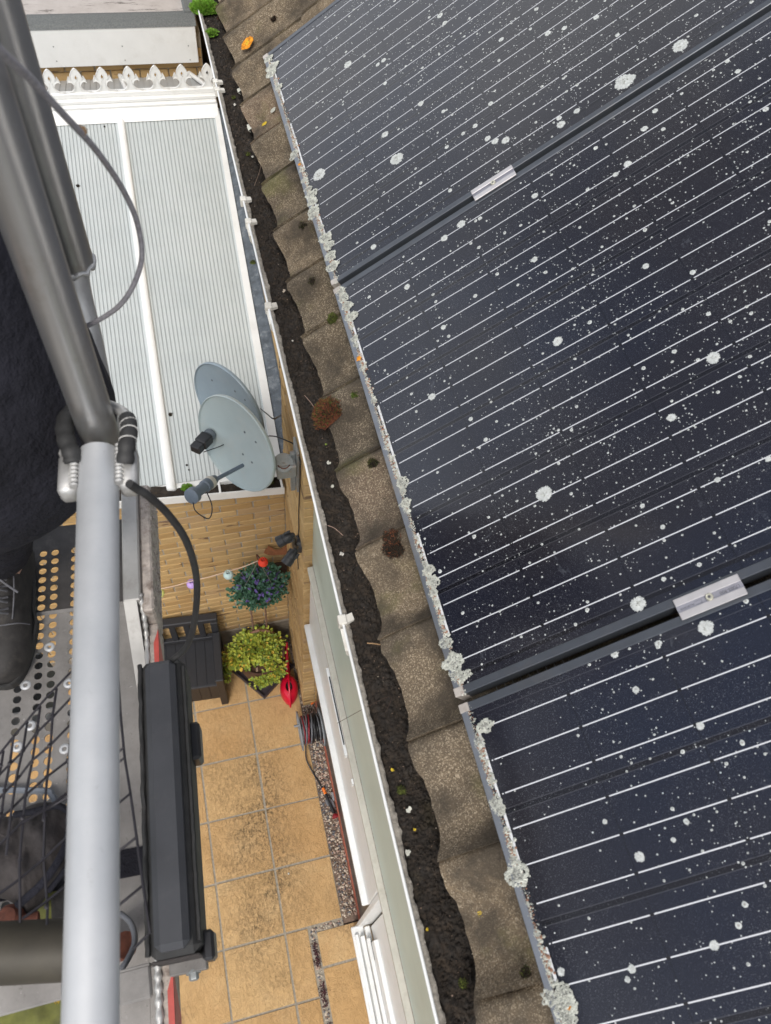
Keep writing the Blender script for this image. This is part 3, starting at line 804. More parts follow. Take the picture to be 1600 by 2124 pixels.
twig((632, 820), (645, 835), (652, 845), .0006, 'fine pale stalk beside the large red moss cushion', 'stoneD')
twig((700, 1500), (806, 1445), (800, 1478), .0005, 'hair thin dark stalk low in the gutter', 'wood')

# ------------------------------------------------------------------ moss and lichen helpers
def clump(name, c, nrm, r0, h, mt, label, cat, n=700, seed=0, spike=.006, ell=1.0, group=None, parent=None, ax=None):
    rnd = random.Random(seed); m = MB()
    B_ = zbasis(c, nrm, ax or (0, 1, 0))
    # solid core
    K = 14; vs = []; fs = []
    for i in range(5):
        ph = i/4*math.pi/2
        for k in range(K):
            a = 2*math.pi*k/K; w = 1 + .45*noise.noise(Vector((math.cos(a)*1.9, math.sin(a)*1.9, seed*1.7)))
            vs.append(B_ @ Vector((r0*w*math.cos(ph)*math.cos(a)*ell*.92, r0*w*math.cos(ph)*math.sin(a)*.92, h*math.sin(ph)*.9)))
    for i in range(4):
        for k in range(K): fs.append((i*K+k, i*K+(k+1) % K, (i+1)*K+(k+1) % K, (i+1)*K+k))
    m.add(vs, fs, 0)
    for _ in range(n):
        a = rnd.uniform(0, 6.283); q = math.sqrt(rnd.random()); w = 1 + .45*noise.noise(Vector((math.cos(a)*1.9, math.sin(a)*1.9, seed*1.7)))
        px = r0*w*q*math.cos(a)*ell; py = r0*w*q*math.sin(a); pz = h*math.sqrt(max(0, 1-q*q))
        d = Vector((px/r0*.8+rnd.uniform(-.5, .5), py/r0*.8+rnd.uniform(-.5, .5), .8+rnd.uniform(-.3, .3))).normalized()
        s = d.cross(Vector((rnd.uniform(-1, 1), rnd.uniform(-1, 1), 1))).normalized()*spike*.22
        p = Vector((px, py, pz)); l = spike*rnd.uniform(.6, 1.4)
        m.add([B_ @ (p-s), B_ @ (p+s), B_ @ (p+d*l)], [(0,1,2)], rnd.choices(range(len(mt)), weights=[3]+[1]*(len(mt)-1))[0])
    o = m.build(name, [MT[x] for x in mt], parent, fix=False)
    if parent is None: tag(o, label, cat, group)
    return o
def tile_off(p):
    q = p - Vector((-.474, 0, 5.45)); s = q.x*CT + q.z*ST; u_ = ((jstart - p.y)/TW) % 1.0
    return .0250*math.sin(2*math.pi*(u_+.13)) + .008*math.sin(4*math.pi*(u_+.02)) + .014*(u_-.5) + .014 - .035*(s % .285)
def tp(u, v, off=.02):
    h = .01
    for _ in range(4): h = tile_off(at_roof(u, v, h))
    return at_roof(u, v, h - .0015)
clump('moss_cushion', tp(684, 857, .012), PN, .038, .028, ['mossred', 'mossblack', 'mossgreen'], 'large round red-brown moss cushion hanging over the tile edge', 'moss', 2600, 1, .007)
clump('moss_cushion', tp(817, 1133, .018), PN, .024, .009, ['mossblack', 'mossred'], 'dark round moss cushion on the tile joint midway down', 'moss', 1300, 2, .005, 1.5)
clump('moss_cushion', tp(565, 298, .018), PN, .018, .008, ['mossblack', 'mossred'], 'ragged dark moss strip on the joint below the yellow lichen', 'moss', 900, 3, .005, 1.7)
clump('moss_cushion', tp(605, 378, .018), PN, .012, .008, ['mossblack', 'mossgreen'], 'small dark moss clump beside the first panel edge', 'moss', 500, 4, .004)
clump('moss_cushion', tp(628, 462, .018), PN, .014, .010, ['mossblack', 'mossgreen'], 'dark and green moss clump under the lower corner of the first panel', 'moss', 900, 5, .005, 2.0)
clump('moss_cushion', tp(646, 576, .018), PN, .013, .007, ['mossblack', 'mossgreen'], 'flat dark moss below the gap between first and second panels', 'moss', 600, 6, .004, 2.2)
clump('moss_cushion', tp(692, 663, .018), PN, .012, .008, ['mossgreen', 'mossblack'], 'olive moss clump beside the top of the second panel', 'moss', 700, 7, .004, 1.6)
clump('moss_cushion', tp(736, 816, .018), PN, .009, .006, ['mossgreen', 'leafbright'], 'green moss tuft on the joint above the large red cushion', 'moss', 600, 8, .004, 1.6)
clump('moss_cushion', tp(775, 962, .018), PN, .012, .008, ['mossblack', 'mossgreen'], 'round dark moss clump touching the second panel edge', 'moss', 700, 9, .004)
clump('moss_cushion', tp(1092, 2020, .018), PN, .008, .005, ['mossblack', 'mossgreen'], 'small dark moss clump beside the third panel edge', 'moss', 500, 10, .003, 1.4)
clump('moss_cushion', tp(568, 35, .022), PN, .016, .008, ['mossblack', 'mossred'], 'brown moss in the tile joint at the top of the roof strip', 'moss', 900, 12, .005, 1.8)
clump('moss_cushion', tp(460, 38, .018), PN, .012, .006, ['mossblack', 'mossred'], 'thin brown moss on the topmost tile edge', 'moss', 500, 13, .005, 1.5)
clump('gutter_plant', Uz(427, 22, GZ-.012), (0, 0, 1), .050, .030, ['leafbright', 'leaf2'], 'bright green leafy moss plant growing in the top of the gutter', 'plant', 3600, 14, .011, .75)
clump('gutter_plant', Uz(440, 72, GZ-.014), (0, 0, 1), .020, .012, ['leafbright', 'mossgreen'], 'smaller green moss tuft just below the bright gutter plant', 'plant', 900, 15, .008)
for i, (u, v, lb) in enumerate(((485, 203, 'speckle of yellow moss near the plastic scrap'), (515, 320, 'olive moss fleck on the silt in the upper gutter'), (525, 545, 'olive moss fleck along the tile edge above the stone chip'), (832, 1640, 'dull green moss fleck in the lower gutter by the clip'), (960, 2040, 'dull green moss fleck near the bottom of the gutter'))):
    clump('moss_fleck', Uz(u, v, GZ-.016), (0, 0, 1), .008, .003, ['mossgreen', 'mossblack', 'mossblack'], lb, 'moss', 200, 30+i, .003)

def lichen(c, nrm, r0, mts, seed, parent=None, name='lichen_patch', label=None, cat=None, hf=.25, ell=1.0, ax=None, n=None, rosette=True, ragged=1.0):
    # crust of many small lobes inside an uneven outline
    rnd = random.Random(seed); m = MB(); B_ = zbasis(c, nrm, ax or (0, 1, 0)); h = min(r0*hf, .005)
    n = n or int(30 + 14000*r0)
    K = 16; vs = [B_ @ Vector((0, 0, h*.7))]
    W = lambda a: 1 + ragged*.42*noise.noise(Vector((math.cos(a)*1.6, math.sin(a)*1.6, seed*1.31))) + ragged*.16*noise.noise(Vector((math.cos(a)*5, math.sin(a)*5, seed*2.31)))
    for k in range(K):
        a = 2*math.pi*k/K; vs.append(B_ @ Vector((r0*W(a)*(.62 if hf > .3 else .9)*math.cos(a)*ell, r0*W(a)*(.62 if hf > .3 else .9)*math.sin(a), .0002)))
    m.add(vs, [(0, 1+k, 1+(k+1) % K) for k in range(K)], 0 if hf < .3 else len(mts)-1)
    lr = max(.0007, r0*(.12 if hf > .3 else .09))
    for _ in range(n):
        a = rnd.uniform(0, 6.283); q = math.sqrt(rnd.random())
        if rosette and rnd.random() < .35: q = rnd.uniform(.85, 1.02)
        p = Vector((r0*W(a)*q*math.cos(a)*ell, r0*W(a)*q*math.sin(a), h*.7*(1-q) + rnd.uniform(0, h*.25)))
        s = lr*rnd.uniform(.5, 1.3); b_ = rnd.uniform(0, 6.28); vs = []
        for k in range(5):
            t_ = b_ + k*1.2566; vs.append(B_ @ (p + Vector((s*math.cos(t_)*rnd.uniform(.8, 1.2), s*math.sin(t_)*rnd.uniform(.8, 1.2), 0))))
        vs.append(B_ @ (p + Vector((0, 0, s*rnd.uniform(.5, 1.0)))))
        m.add(vs, [(0,1,5),(1,2,5),(2,3,5),(3,4,5),(4,0,5)], 0 if (len(mts) == 1 or q > .45 or rnd.random() < .45) else 1)
    o = m.build(name, [MT[x] for x in mts], parent, fix=False)
    if parent is None: tag(o, label, cat)
    return o
lichen(tp(513, 90, .022), PN, .022, ['orange', 'yelichen'], 301, label='bright orange lichen patch on the tile by the first panel corner', cat='lichen', n=1100, ell=1.35, ragged=.7, hf=.08)
lichen(tp(547, 257, .022), PN, .010, ['yelichen'], 302, label='small yellow lichen on the tile beside the white streak', cat='lichen', n=150)
lichen(tp(996, 1893, .022), PN, .011, ['yelichen'], 303, label='yellow lichen patch on the lowest large tile', cat='lichen', n=200)
lichen(tp(601, 52, .03), PN, .010, ['orange', 'yelichen'], 304, label='little orange lichen under the top corner of the first panel', cat='lichen', n=150)
lichen(tp(567, 228, .024), PN, .010, ['white_lichen'], 305, label='round white lichen spot against the first panel frame', cat='lichen', n=120)
for i, (u, v, w, hgt_, lb) in enumerate(((497, 185, .010, .020, 'white lime mark under the tile edge near the top clips'), (571, 420, .008, .032, 'long white lime mark under the tile edge beside the gutter clips'), (518, 262, .006, .030, 'thin white lime streak under the tile edge above the moss strip'))):
    p = at_roof(u, v, .0); m = MB(); r_ = random.Random(i); vs = []
    for k in range(10):
        f = k/9; vs += [p + Vector((-.006-.002*r_.random(), hgt_*(f-.5), -.003-.003*r_.random())), p + Vector((.002, hgt_*(f-.5), -.012-.003*r_.random())), p + Vector((.004, hgt_*(f-.5), .002))]
    fs = []
    for k in range(9):
        a = k*3; fs += [(a, a+1, a+4, a+3), (a+2, a, a+3, a+5)]
    m.add(vs, fs); tag(m.build('lime_mark', MT['white_lichen']), lb, 'stain')

# ------------------------------------------------------------------ solar panels
t = NT('solar_cells'); tc = t.n('ShaderNodeTexCoord'); sx = t.n('ShaderNodeSeparateXYZ'); t.l(tc.outputs['Object'], sx.inputs[0])
X, Y = sx.outputs['X'], t.math('MULTIPLY', sx.outputs['Y'], -1.0)
def band(v, centre, half, soft=.0003):     # 1 inside |v-centre|<half
    d_ = t.math('ABSOLUTE', t.math('SUBTRACT', v, centre))
    return t.math('SUBTRACT', 1.0, t.math('MULTIPLY', t.math('SUBTRACT', d_, half-soft/2), 1.0/soft)) 
def cl(v):
    x = t.n('ShaderNodeClamp'); t.l(v, x.inputs[0]); return x.outputs[0]
def pingm(v, off, per):                    # distance to the nearest line of a family
    q = t.math('DIVIDE', t.math('SUBTRACT', v, off), per)
    fr = t.math('ABSOLUTE', t.math('SUBTRACT', q, t.math('ROUND', q)))
    return t.math('MULTIPLY', fr, per)
def line(dist, half, soft=.0004): return cl(t.math('DIVIDE', t.math('SUBTRACT', half+soft/2, dist), soft))
inY = t.math('MULTIPLY', cl(t.math('MULTIPLY', t.math('SUBTRACT', Y, .0265), 2000)), cl(t.math('MULTIPLY', t.math('SUBTRACT', 1.0085, Y), 2000)))
inX = cl(t.math('MULTIPLY', t.math('SUBTRACT', X, .0245), 2000))
bus = line(pingm(Y, .0500, .05455), .00085)
# skip columns: cell gap interrupts the ribbon
gapx = pingm(X, .1865, .1625)
brk = t.math('SUBTRACT', 1.0, line(gapx, .0012))
row = t.math('FLOOR', t.math('DIVIDE', t.math('SUBTRACT', Y, .0228), .16365))
odd = t.math('MODULO', t.math('ADD', row, 1.0), 2.0)
brk2 = t.math('SUBTRACT', 1.0, t.math('MULTIPLY', odd, line(t.math('ABSOLUTE', t.math('SUBTRACT', X, .031)), .0014)))
bus = t.math('MULTIPLY', t.math('MULTIPLY', bus, brk), t.math('MULTIPLY', brk2, t.math('MULTIPLY', inX, inY)))
sep = line(pingm(Y, .0228, .16365), .0036)
sepedge = t.math('SUBTRACT', line(pingm(Y, .0228, .16365), .0048), line(pingm(Y, .0228, .16365), .0038))
gapc = line(gapx, .0016)
tab = t.math('MULTIPLY', line(gapx, .0032), line(pingm(Y, .0500, .05455), .0020))
fing = line(pingm(X, 0, .0021), .00032, .0005)
pr = t.math('DIVIDE', t.math('SUBTRACT', Y, .0530), .3273)
frp = t.math('FRACT', pr); barm = t.math('MULTIPLY', line(t.math('ABSOLUTE', t.math('SUBTRACT', X, .0205)), .0024), t.math('MULTIPLY', cl(t.math('MULTIPLY', t.math('SUBTRACT', .672, frp), 900)), inY))
cellc = t.ramp(t.noise(1.6, 3, .5), [(.38, (.003,.006,.017)), (.62, (.010,.009,.012))])
cc = t.mix(t.math('MULTIPLY', fing, .10), cellc, (.16,.16,.18))
cc = t.mix(t.math('MULTIPLY', sep, t.math('MULTIPLY', inX, inY)), cc, (.007,.007,.010))
cc = t.mix(t.math('MULTIPLY', t.math('MULTIPLY', sepedge, .4), t.math('MULTIPLY', inX, inY)), cc, (.10,.10,.11))
cc = t.mix(t.math('MULTIPLY', gapc, .5), cc, (.006,.007,.011))
dust = t.math('MULTIPLY', t.ramp(t.noise(700, 2, .5), [(.62, 0), (.72, 1)]), t.ramp(t.noise(5, 4, .6), [(.35, .1), (.65, .55)]))
cc = t.mix(dust, cc, (.30,.31,.33))
smear = t.math('MULTIPLY', t.ramp(t.noise(11, 8, .8, dist=1.5), [(.62, 0), (.70, .22)]), 1.0)
cc = t.mix(smear, cc, (.20,.22,.25))
cc = t.mix(bus, cc, (.62,.63,.66)); cc = t.mix(t.math('MULTIPLY', tab, inY), cc, (.012,.012,.014))
cc = t.mix(barm, cc, (.58,.59,.60))
t.set(cc, t.ramp(t.noise(3, 4), [(.3, .09), (.7, .16)]), 0, .48); MT['cells'] = t.m

PLEN = 1.66
def S2loc(u, v, ytop, off=0.0):
    s, y = S(u, v, off); return Vector((s, y - ytop, off))
EDGE = {1: [(556,122,10),(566,137,14),(562,151,12),(572,167,4),(577,181,9),(579,197,4),(594,259,5),(607,291,4),(611,316,9),(609,325,8),(626,353,7),(631,374,8),(639,392,8),(645,404,13),(647,419,12),(651,437,12),(650,447,10),(665,472,8),(675,493,14),(680,509,12),(686,530,12),(691,551,14)],
        2: [(707,605,10),(712,617,12),(721,634,12),(729,656,14),(735,703,9),(737,716,7),(751,766,8),(759,794,5),(774,831,8),(777,856,5),(784,873,5),(802,927,8),(812,953,5),(821,987,6),(834,1000,13),(835,1019,8),(840,1044,12),(842,1059,8),(849,1091,6),(851,1094,5),(857,1112,5),(872,1153,4),(880,1170,7),(888,1184,14),(897,1206,14),(897,1231,10),(904,1250,8),(913,1284,8),(924,1334,12),(941,1372,22),(944,1400,12),(957,1403,12),(969,1397,9)],
        3: [(1005,1506,16),(992,1540,11),(996,1558,6),(1004,1595,7),(1018,1623,8),(1027,1665,14),(1036,1680,12),(1047,1722,8),(1057,1752,6),(1064,1779,9),(1073,1794,10),(1072,1816,23),(1059,1781,8),(1091,1875,6),(1097,1900,6),(1111,1937,9),(1122,1969,5),(1137,2000,5),(1134,2019,7),(1141,2069,16),(1172,2087,24),(1169,2062,18),(1175,2108,20)]}
BIG = {1: [(722,134,8),(823,330,13),(663,362,13),(873,215,6),(799,279,7),(1040,82,5),(1018,215,5),(986,261,5),(1012,287,6),(1027,293,7),(1049,291,8),(1171,58,5),(1137,69,6),(920,231,4),(913,32,6),(923,48,5),(1113,19,4),(1197,230,6),(1164,258,8),(1160,245,5),(796,125,5),(784,134,4),(799,173,4),(961,277,4),(927,305,4),(1411,95,14),(1295,170,17),(1310,162,8),(1237,36,5),(1281,73,4),(775,512,6),(934,395,4)],
       2: [(1337,267,6),(1376,268,4),(1302,340,7),(1359,230,5),(1354,183,4),(1531,148,5),(1509,127,4),(1589,227,5),(1277,362,5),(1236,307,4),(957,465,8),(922,494,7),(1110,406,6),(996,453,4),(1157,708,9),(1480,742,12),(1393,866,8),(1129,1024,15),(1109,538,6),(1340,552,6),(1437,565,5),(1333,1049,4),(1375,1093,4),(1489,995,5),(1594,952,5),(1470,651,4),(1399,729,4),(845,595,6),(920,679,5),(896,823,7),(766,616,3),(986,614,4),(1008,912,4),(977,869,4),(1324,1253,14),(1451,1171,4),(1377,1201,4)],
       3: [(1464,1302,14),(1366,1335,6),(1319,1431,6),(1275,1357,7),(1327,1777,9),(1482,1961,8),(1311,2010,7),(1164,2016,7),(1424,1704,5),(1453,1506,7),(1302,2032,5),(1255,1704,4),(1397,1742,4)]}
LBL = {1: 'upper solar panel, its lower left corner at the orange tile lichen', 2: 'middle solar panel between the two mounting gaps', 3: 'lower solar panel filling the bottom right of the view', 4: 'panel'}
def panel(idx, ytop, W):
    root = empty('solar_panel', P0 + Vector((0, ytop, 0)), LBL[idx], 'solar panel', 'solar panels in a row on the roof', rot=(0, -PITCH, 0))
    g = MB(); g.box((.006, -W+.006, -.012), (PLEN-.006, -.006, -.0025)); g.build('cell_glass', MT['cells'], root)
    fw_, fd = .013, .035
    def rail(a, b_, nm='frame_rail', mt='frame'):
        m = MB(); m.cbox(a, b_, .0012); return m.build(nm, MT[mt], root)
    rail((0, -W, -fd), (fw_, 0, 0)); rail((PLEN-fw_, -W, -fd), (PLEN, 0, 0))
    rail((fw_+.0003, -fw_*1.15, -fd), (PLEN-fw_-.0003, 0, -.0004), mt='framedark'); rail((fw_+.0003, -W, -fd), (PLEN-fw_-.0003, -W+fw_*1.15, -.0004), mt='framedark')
    for y_ in (-.007, -W+.007):
        m = MB(); m.cbox((-.0012, y_-.0078, -fd-.001), (.017, y_+.0078, .0007), .001); m.build('frame_corner', MT['framepale'], root)
    # edge sealant dirt line
    m = MB(); rnd = random.Random(idx)
    for _ in range(2400):
        y_ = -rnd.random()*W; x_ = fw_ + abs(rnd.gauss(0, .0045)) - .003; s = rnd.uniform(.0008, .0030)*(1.2 if noise.noise(Vector((y_*14, idx, 0))) > 0 else .6)
        vs = [Vector((x_+s*math.cos(k*1.2566+1)*rnd.uniform(.7, 1.3), y_+s*math.sin(k*1.2566+1)*rnd.uniform(.7, 1.3), -.0018)) for k in range(5)] + [Vector((x_, y_, s*.5))]
        m.add(vs, [(0,1,5),(1,2,5),(2,3,5),(3,4,5),(4,0,5)], rnd.choice([0, 0, 1]))
    o = m.build('edge_crust', [MT['lichen'], MT['terr']], root, fix=False); o['kind'] = 'stuff'
    # fine lichen dots
    m = MB(); cnt = 0; tries = 0; want = {1: 6300, 2: 5400, 3: 4000}.get(idx, 800)
    while cnt < want and tries < 120000:
        tries += 1
        x_ = rnd.uniform(.016, min(PLEN, 1.25)); y_ = -rnd.uniform(.014, W-.014)
        dn = .62 + .6*noise.noise(Vector((x_*5, y_*5, idx*3))) + .45*noise.noise(Vector((x_*16, y_*16, idx*5)))
        dn *= .35 + min(1, x_*2.2)*.65
        if rnd.random() > dn: continue
        r0 = min(.0042, .0008*(1/(rnd.random()+.012))**.42)
        if rnd.random() < (.6 if idx == 1 else .52 if idx == 2 else .38): r0 = rnd.uniform(.0005, .0011)
        cnt += 1; n = 7 if r0 > .0012 else 5; a0 = rnd.uniform(0, 6.28); z_ = -.0024
        vs = [Vector((x_, y_, z_+min(.0008, r0*.4)))]
        for k in range(n):
            a = a0+2*math.pi*k/n; q = r0*rnd.uniform(.8, 1.2); vs.append(Vector((x_+q*math.cos(a), y_+q*math.sin(a), z_)))
        m.add(vs, [(0, 1+k, 1+(k+1) % n) for k in range(n)], 0)
        if r0 > .0016:
            z2 = z_+min(.0008, r0*.4)+.0001; q = r0*.45
            m.add([Vector((x_+q*math.cos(a0+k*1.05), y_+q*math.sin(a0+k*1.05), z2)) for k in range(6)], [tuple(range(6))], 1)
    o = m.build('lichen_dots', [MT['lichenB'], MT['lichenC']], root, fix=False); o['kind'] = 'stuff'
    ax = (0, 1, 0); i = 0
    for (u, v, r) in BIG[idx]:
        p = S2loc(u, v, ytop, -.0024); dep = (CP - (P0 + Vector((0, ytop, 0)))).length
        pw = P0 + Vector((p.x*CT, ytop+p.y, p.x*ST)); dd = (pw-CP).dot(Vector(RR[2])); rr = r*dd/FP*1.12
        if p.y > -.008 or p.y < -W+.008: pass
        lichen(p, (0, 0, 1), rr, ['lichenB', 'lichenC'], idx*100+i, parent=root, hf=.12, ax=ax, n=int(60+9000*rr), ragged=.35); i += 1
    for (u, v, r) in EDGE[idx]:
        p = S2loc(u, v, ytop, .0); pw = P0 + Vector((p.x*CT, ytop+p.y, p.x*ST)); dd = (pw-CP).dot(Vector(RR[2])); rr = r*dd/FP*1.05
        p.z = -.0015
        lichen(p, (0, 0, 1), rr, ['lichen', 'lichenC'], idx*100+i, parent=root, hf=.4, ell=.75+.4*((i*37) % 10)/10, ax=ax, n=int(60+13000*rr)); i += 1
    return root
pan1 = panel(1, -.484, 1.044)
pan2 = panel(2, -1.545, 1.036)
pan3 = panel(3, -2.597, 1.036)
for (root, ytop, u, v, r) in ((pan1, -.484, 622, 341, 4), (pan2, -1.545, 745, 744, 6), (pan3, -2.597, 1181, 2090, 3)):
    p = S2loc(u, v, ytop); p.z = .001
    lichen(p, (0, 0, 1), r*1.45/FP*1.2, ['orange'], 900+u, parent=root, n=90)['label'] = 'orange lichen dot'
# clamps between panels
def text_mesh(body, size, mt, ext=.0001):
    cu = bpy.data.curves.new('lettering', 'FONT'); cu.body = body; cu.size = size; cu.extrude = ext; cu.align_x = 'CENTER'; cu.align_y = 'CENTER'
    cu.fill_mode = 'BOTH'
    tmp = bpy.data.objects.new('tmp', cu); col.objects.link(tmp); bpy.context.view_layer.update()
    me = bpy.data.meshes.new_from_object(tmp.evaluated_get(bpy.context.evaluated_depsgraph_get()))
    bpy.data.objects.remove(tmp, do_unlink=True); me.materials.clear(); me.materials.append(mt); return me
def clampobj(s, yc, label, txt=False):
    root = empty('panel_clamp', P0 + Vector((s*CT, yc, s*ST)), label, 'clamp', 'clamps holding the solar panels', rot=(0, -PITCH, 0))
    h = .052
    for (ya, yb_) in ((.0052, .0175), (-.0175, -.0052)):
        m = MB(); m.cbox((-h, ya, .0015), (h, yb_, .0048), .0009); m.build('clamp_wing', MT['clamp'], root)
    m = MB(); m.box((-h, -.0052, -.003), (h, .0052, .0012)); m.box((-h, -.0052, .0012), (h, -.0042, .0040)); m.box((-h, .0042, .0012), (h, .0052, .0040)); m.build('clamp_channel', MT['clampdark'], root)
    m = MB(); m.lathe([(.0, .0062), (.0022, .0058), (.0026, .0066), (.0050, .0066), (.0058, .0055), (.0058, .001)], 20); b_ = m.build('bolt_head', MT['bolt'], root, smooth=40)
    m = MB(); m.lathe([(.0, .0064), (.0024, .0064)], 6); m.build('hex_socket', MT['etch'], b_)
    if txt:
        me = text_mesh('17003-900', .0075, MT['etch']); o = inst('part_number', me, root, (.032, .0, .00135), (0, 0, math.pi))
        me = text_mesh('PLUSFORMS', .0042, MT['etch']); inst('maker_name', me, root, (-.036, 0, .00135), (0, 0, math.pi))
        m = MB()
        for (a, b_, c_, d_) in ((-.0235, -.0028, -.0125, -.0024), (-.0235, .0024, -.0125, .0028), (-.0129, -.0024, -.0125, .0024)): m.box((a, b_, .00122), (c_, d_, .0014))
        m.build('printed_outline', MT['etch'], root)
    return root
clampobj(.4400, -1.5365, 'small clean aluminium clamp between the upper and middle panels')
clampobj(.4490, -2.5890, 'engraved aluminium clamp between the middle and lower panels', True)
# mounting rail and bird mesh under the panels
rl = MB()
for s in (.44, 1.25):
    p = P0 + Vector((s*CT, 0, s*ST)) - PN*.058
    rl.box((-.02, -4.2, -.02), (.02, -.3, .02), mat=Matrix.Translation(p) @ Matrix.Rotation(-PITCH, 4, 'Y'))
tag(rl.build('mounting_rail', MT['darkgrey']), 'grey mounting rails running under the three solar panels', 'rail')
bm_ = MB()
for k in range(9):
    s = .06 + k*.016; p = P0 + Vector((s*CT, -2.588, s*ST)) - PN*.05
    bm_.tube([p + Vector((0, -.02, 0)), p + Vector((0, .02, 0))], .0006, 5)
for dy in (-.006, .004):
    a = P0 + Vector((.05*CT, -2.588+dy, .05*ST)) - PN*.05; b_ = P0 + Vector((.2*CT, -2.588+dy, .2*ST)) - PN*.05
    bm_.tube([a, b_], .0006, 5)
tag(bm_.build('bird_mesh', MT['galv']), 'strip of thin wire bird mesh in the gap above the lower panel', 'wire mesh')

# ================================================================== CONSERVATORY
con = empty('conservatory', (-1.2, 1.5, 2.6), 'white framed conservatory with ribbed grey polycarbonate roof and decorative ridge cresting', 'conservatory')
def cp(mb_, name, mat_, smooth=None, kind=None, parent=None):
    o = mb_.build(name, mat_, smooth=smooth)
    if parent is None: into(o, con)
    else: o.parent = parent
    if kind: o['kind'] = kind
    return o
SL = .2235
def rp(x, y, dz=0.0): return Vector((x, y, 2.72 + SL*y + dz))
def sheet(xa0, xb0, xa1, xb1, y0, y1, name='polycarbonate_sheet', mt='poly'):
    # ribs run up the slope; edges given at y0 and y1
    m = MB(); pit = .0128; n = int(round((xb0-xa0)/pit/2))*2; vs = []; fs = []
    prof = []
    for i in range(n//2):
        a = i*2/n; b_ = (i*2+2)/n; w = b_-a
        prof += [(a, 0), (a+w*.10, .005), (a+w*.84, .005), (a+w*.92, 0)]
    for (f, h) in prof:
        vs.append(rp(xa0+(xb0-xa0)*f, y0, h)); vs.append(rp(xa1+(xb1-xa1)*f, y1, h))
    m.add(vs, [])
    for i in range(len(prof)-1): m.f.append((2*i, 2*i+2, 2*i+3, 2*i+1)); m.m.append(0 if i % 4 == 1 else 1)
    return cp(m, name, [MT[mt], MT['polyweb']])
sheet(-1.02, -.372, -1.016, -.318, .0, 2.97)
sheet(-2.25, -1.066, -2.25, -1.056, .0, 2.97)
def bar(x0a, x0b, x1a, x1b, y0, y1, h, name='glazing_bar', rnd_=True):
    m = MB(); vs = []; n = 8
    for (xa, xb, y) in ((x0a, x0b, y0), (x1a, x1b, y1)):
        for k in range(n+1):
            a = math.pi*k/n; f = .5-.5*math.cos(a)
            hh = (h*(math.sin(a)**.5 if 0 < k < n else 0)) if rnd_ else (0 if k in (0, n) else h)
            vs.append(rp(xa+(xb-xa)*f, y, .003+hh))
    fs = [(k, k+1, n+2+k, n+1+k) for k in range(n)] + [tuple(range(n, -1, -1)), tuple(range(n+1, 2*n+2))]
    m.add(vs, fs); return cp(m, name, MT['white'], smooth=50)
b1 = bar(-1.075, -1.012, -1.062, -1.009, -.035, 2.97, .030)
m = MB(); m.lathe([(0, .012), (.022, .011), (.030, .004), (.032, -.02)], 20, mat=zbasis(rp(-1.043, -.04, .012), (0, -1, -.1))); cp(m, 'bar_end_cap', MT['white'], smooth=40)
bar(-.385, -.325, -.330, -.290, -.03, 3.0, .022, 'wall_bar', False)
m = MB(); m.add([rp(-.330, -.02, .012), rp(-.294, 3.0, .012), rp(-.238, 3.0, .05), rp(-.239, -.02, .05)], [(0, 1, 2, 3)]); m.add([rp(-.239, -.02, .05), rp(-.2385, 3.0, .05), rp(-.2385, 3.0, .13), rp(-.239, -.02, .13)], [(0,1,2,3)])
m.add([rp(-.31, .70, .030), rp(-.243, .70, .058), rp(-.243, .71, .060), rp(-.31, .71, .032)], [(0,1,2,3)]); cp(m, 'lead_flashing', MT['lead'])
m = MB(); m.cbox((-2.3, -.035, 2.675), (-.335, .005, 2.722), .006); cp(m, 'eaves_strip', MT['white'])
# box gutter
ga, gb_ = Vector((-2.2, -.12, 2.875)), Vector((-.335, -.12, 2.664))
def gl(f, dy, dz): p = ga.lerp(gb_, f); return Vector((p.x, p.y+dy, p.z+dz))
m = MB()
m.add([gl(0,0,0), gl(1,0,0), gl(1,.009,0), gl(0,.009,0), gl(0,0,-.07), gl(1,0,-.07), gl(1,.009,-.07), gl(0,.009,-.07)], [(0,1,2,3),(0,4,5,1),(3,2,6,7),(1,5,6,2),(0,3,7,4),(4,7,6,5)])
m.add([gl(0,0,-.065), gl(1,0,-.065), gl(1,.11,-.065), gl(0,.11,-.065)], [(0,1,2,3)])
cp(m, 'box_gutter', MT['white'])
m = MB(); vs = []; fs = []; nx, ny = 160, 10
for i in range(nx+1):
    for j in range(ny+1):
        p = gl(i/nx, .009+.10*j/ny, -.022); p.z += .012*noise.noise(p*22) + .008*noise.noise(p*70); vs.append(p)
for i in range(nx):
    for j in range(ny): a = i*(ny+1)+j; fs.append((a, a+1, a+ny+2, a+ny+1))
m.add(vs, fs); o = m.build('gutter_debris', MT['silt'], smooth=180); tag(o, 'dark mossy debris filling the conservatory gutter', 'debris', kind='stuff')
for (u, v) in ((456, 1013), (586, 1012)):
    q = U(u, v, 1, -.115); f = (q.x-ga.x)/(gb_.x-ga.x)
    m = MB(); m.cbox((-.007, 0, -.004), (.007, .115, .004), .001, mat=Matrix.Translation(gl(f, .0, .002))); cp(m, 'gutter_strap', MT['white'])
m = MB(); m.cbox((-.016, -.010, -.02), (.016, .012, .006), .002, mat=Matrix.Translation(gl(.975-.06, -.0, .0))); cp(m, 'gutter_clip', MT['white'])
p = Uz(391, 1022, 2.74); clump('gutter_weed', Vector((p.x, -.06, gl((p.x-ga.x)/(gb_.x-ga.x), 0, 0).z-.01)), (0, 0, 1), .035, .02, ['leafbright', 'mossgreen'], 'small green weed growing in the conservatory gutter by the bar end', 'plant', 700, 51, .012)
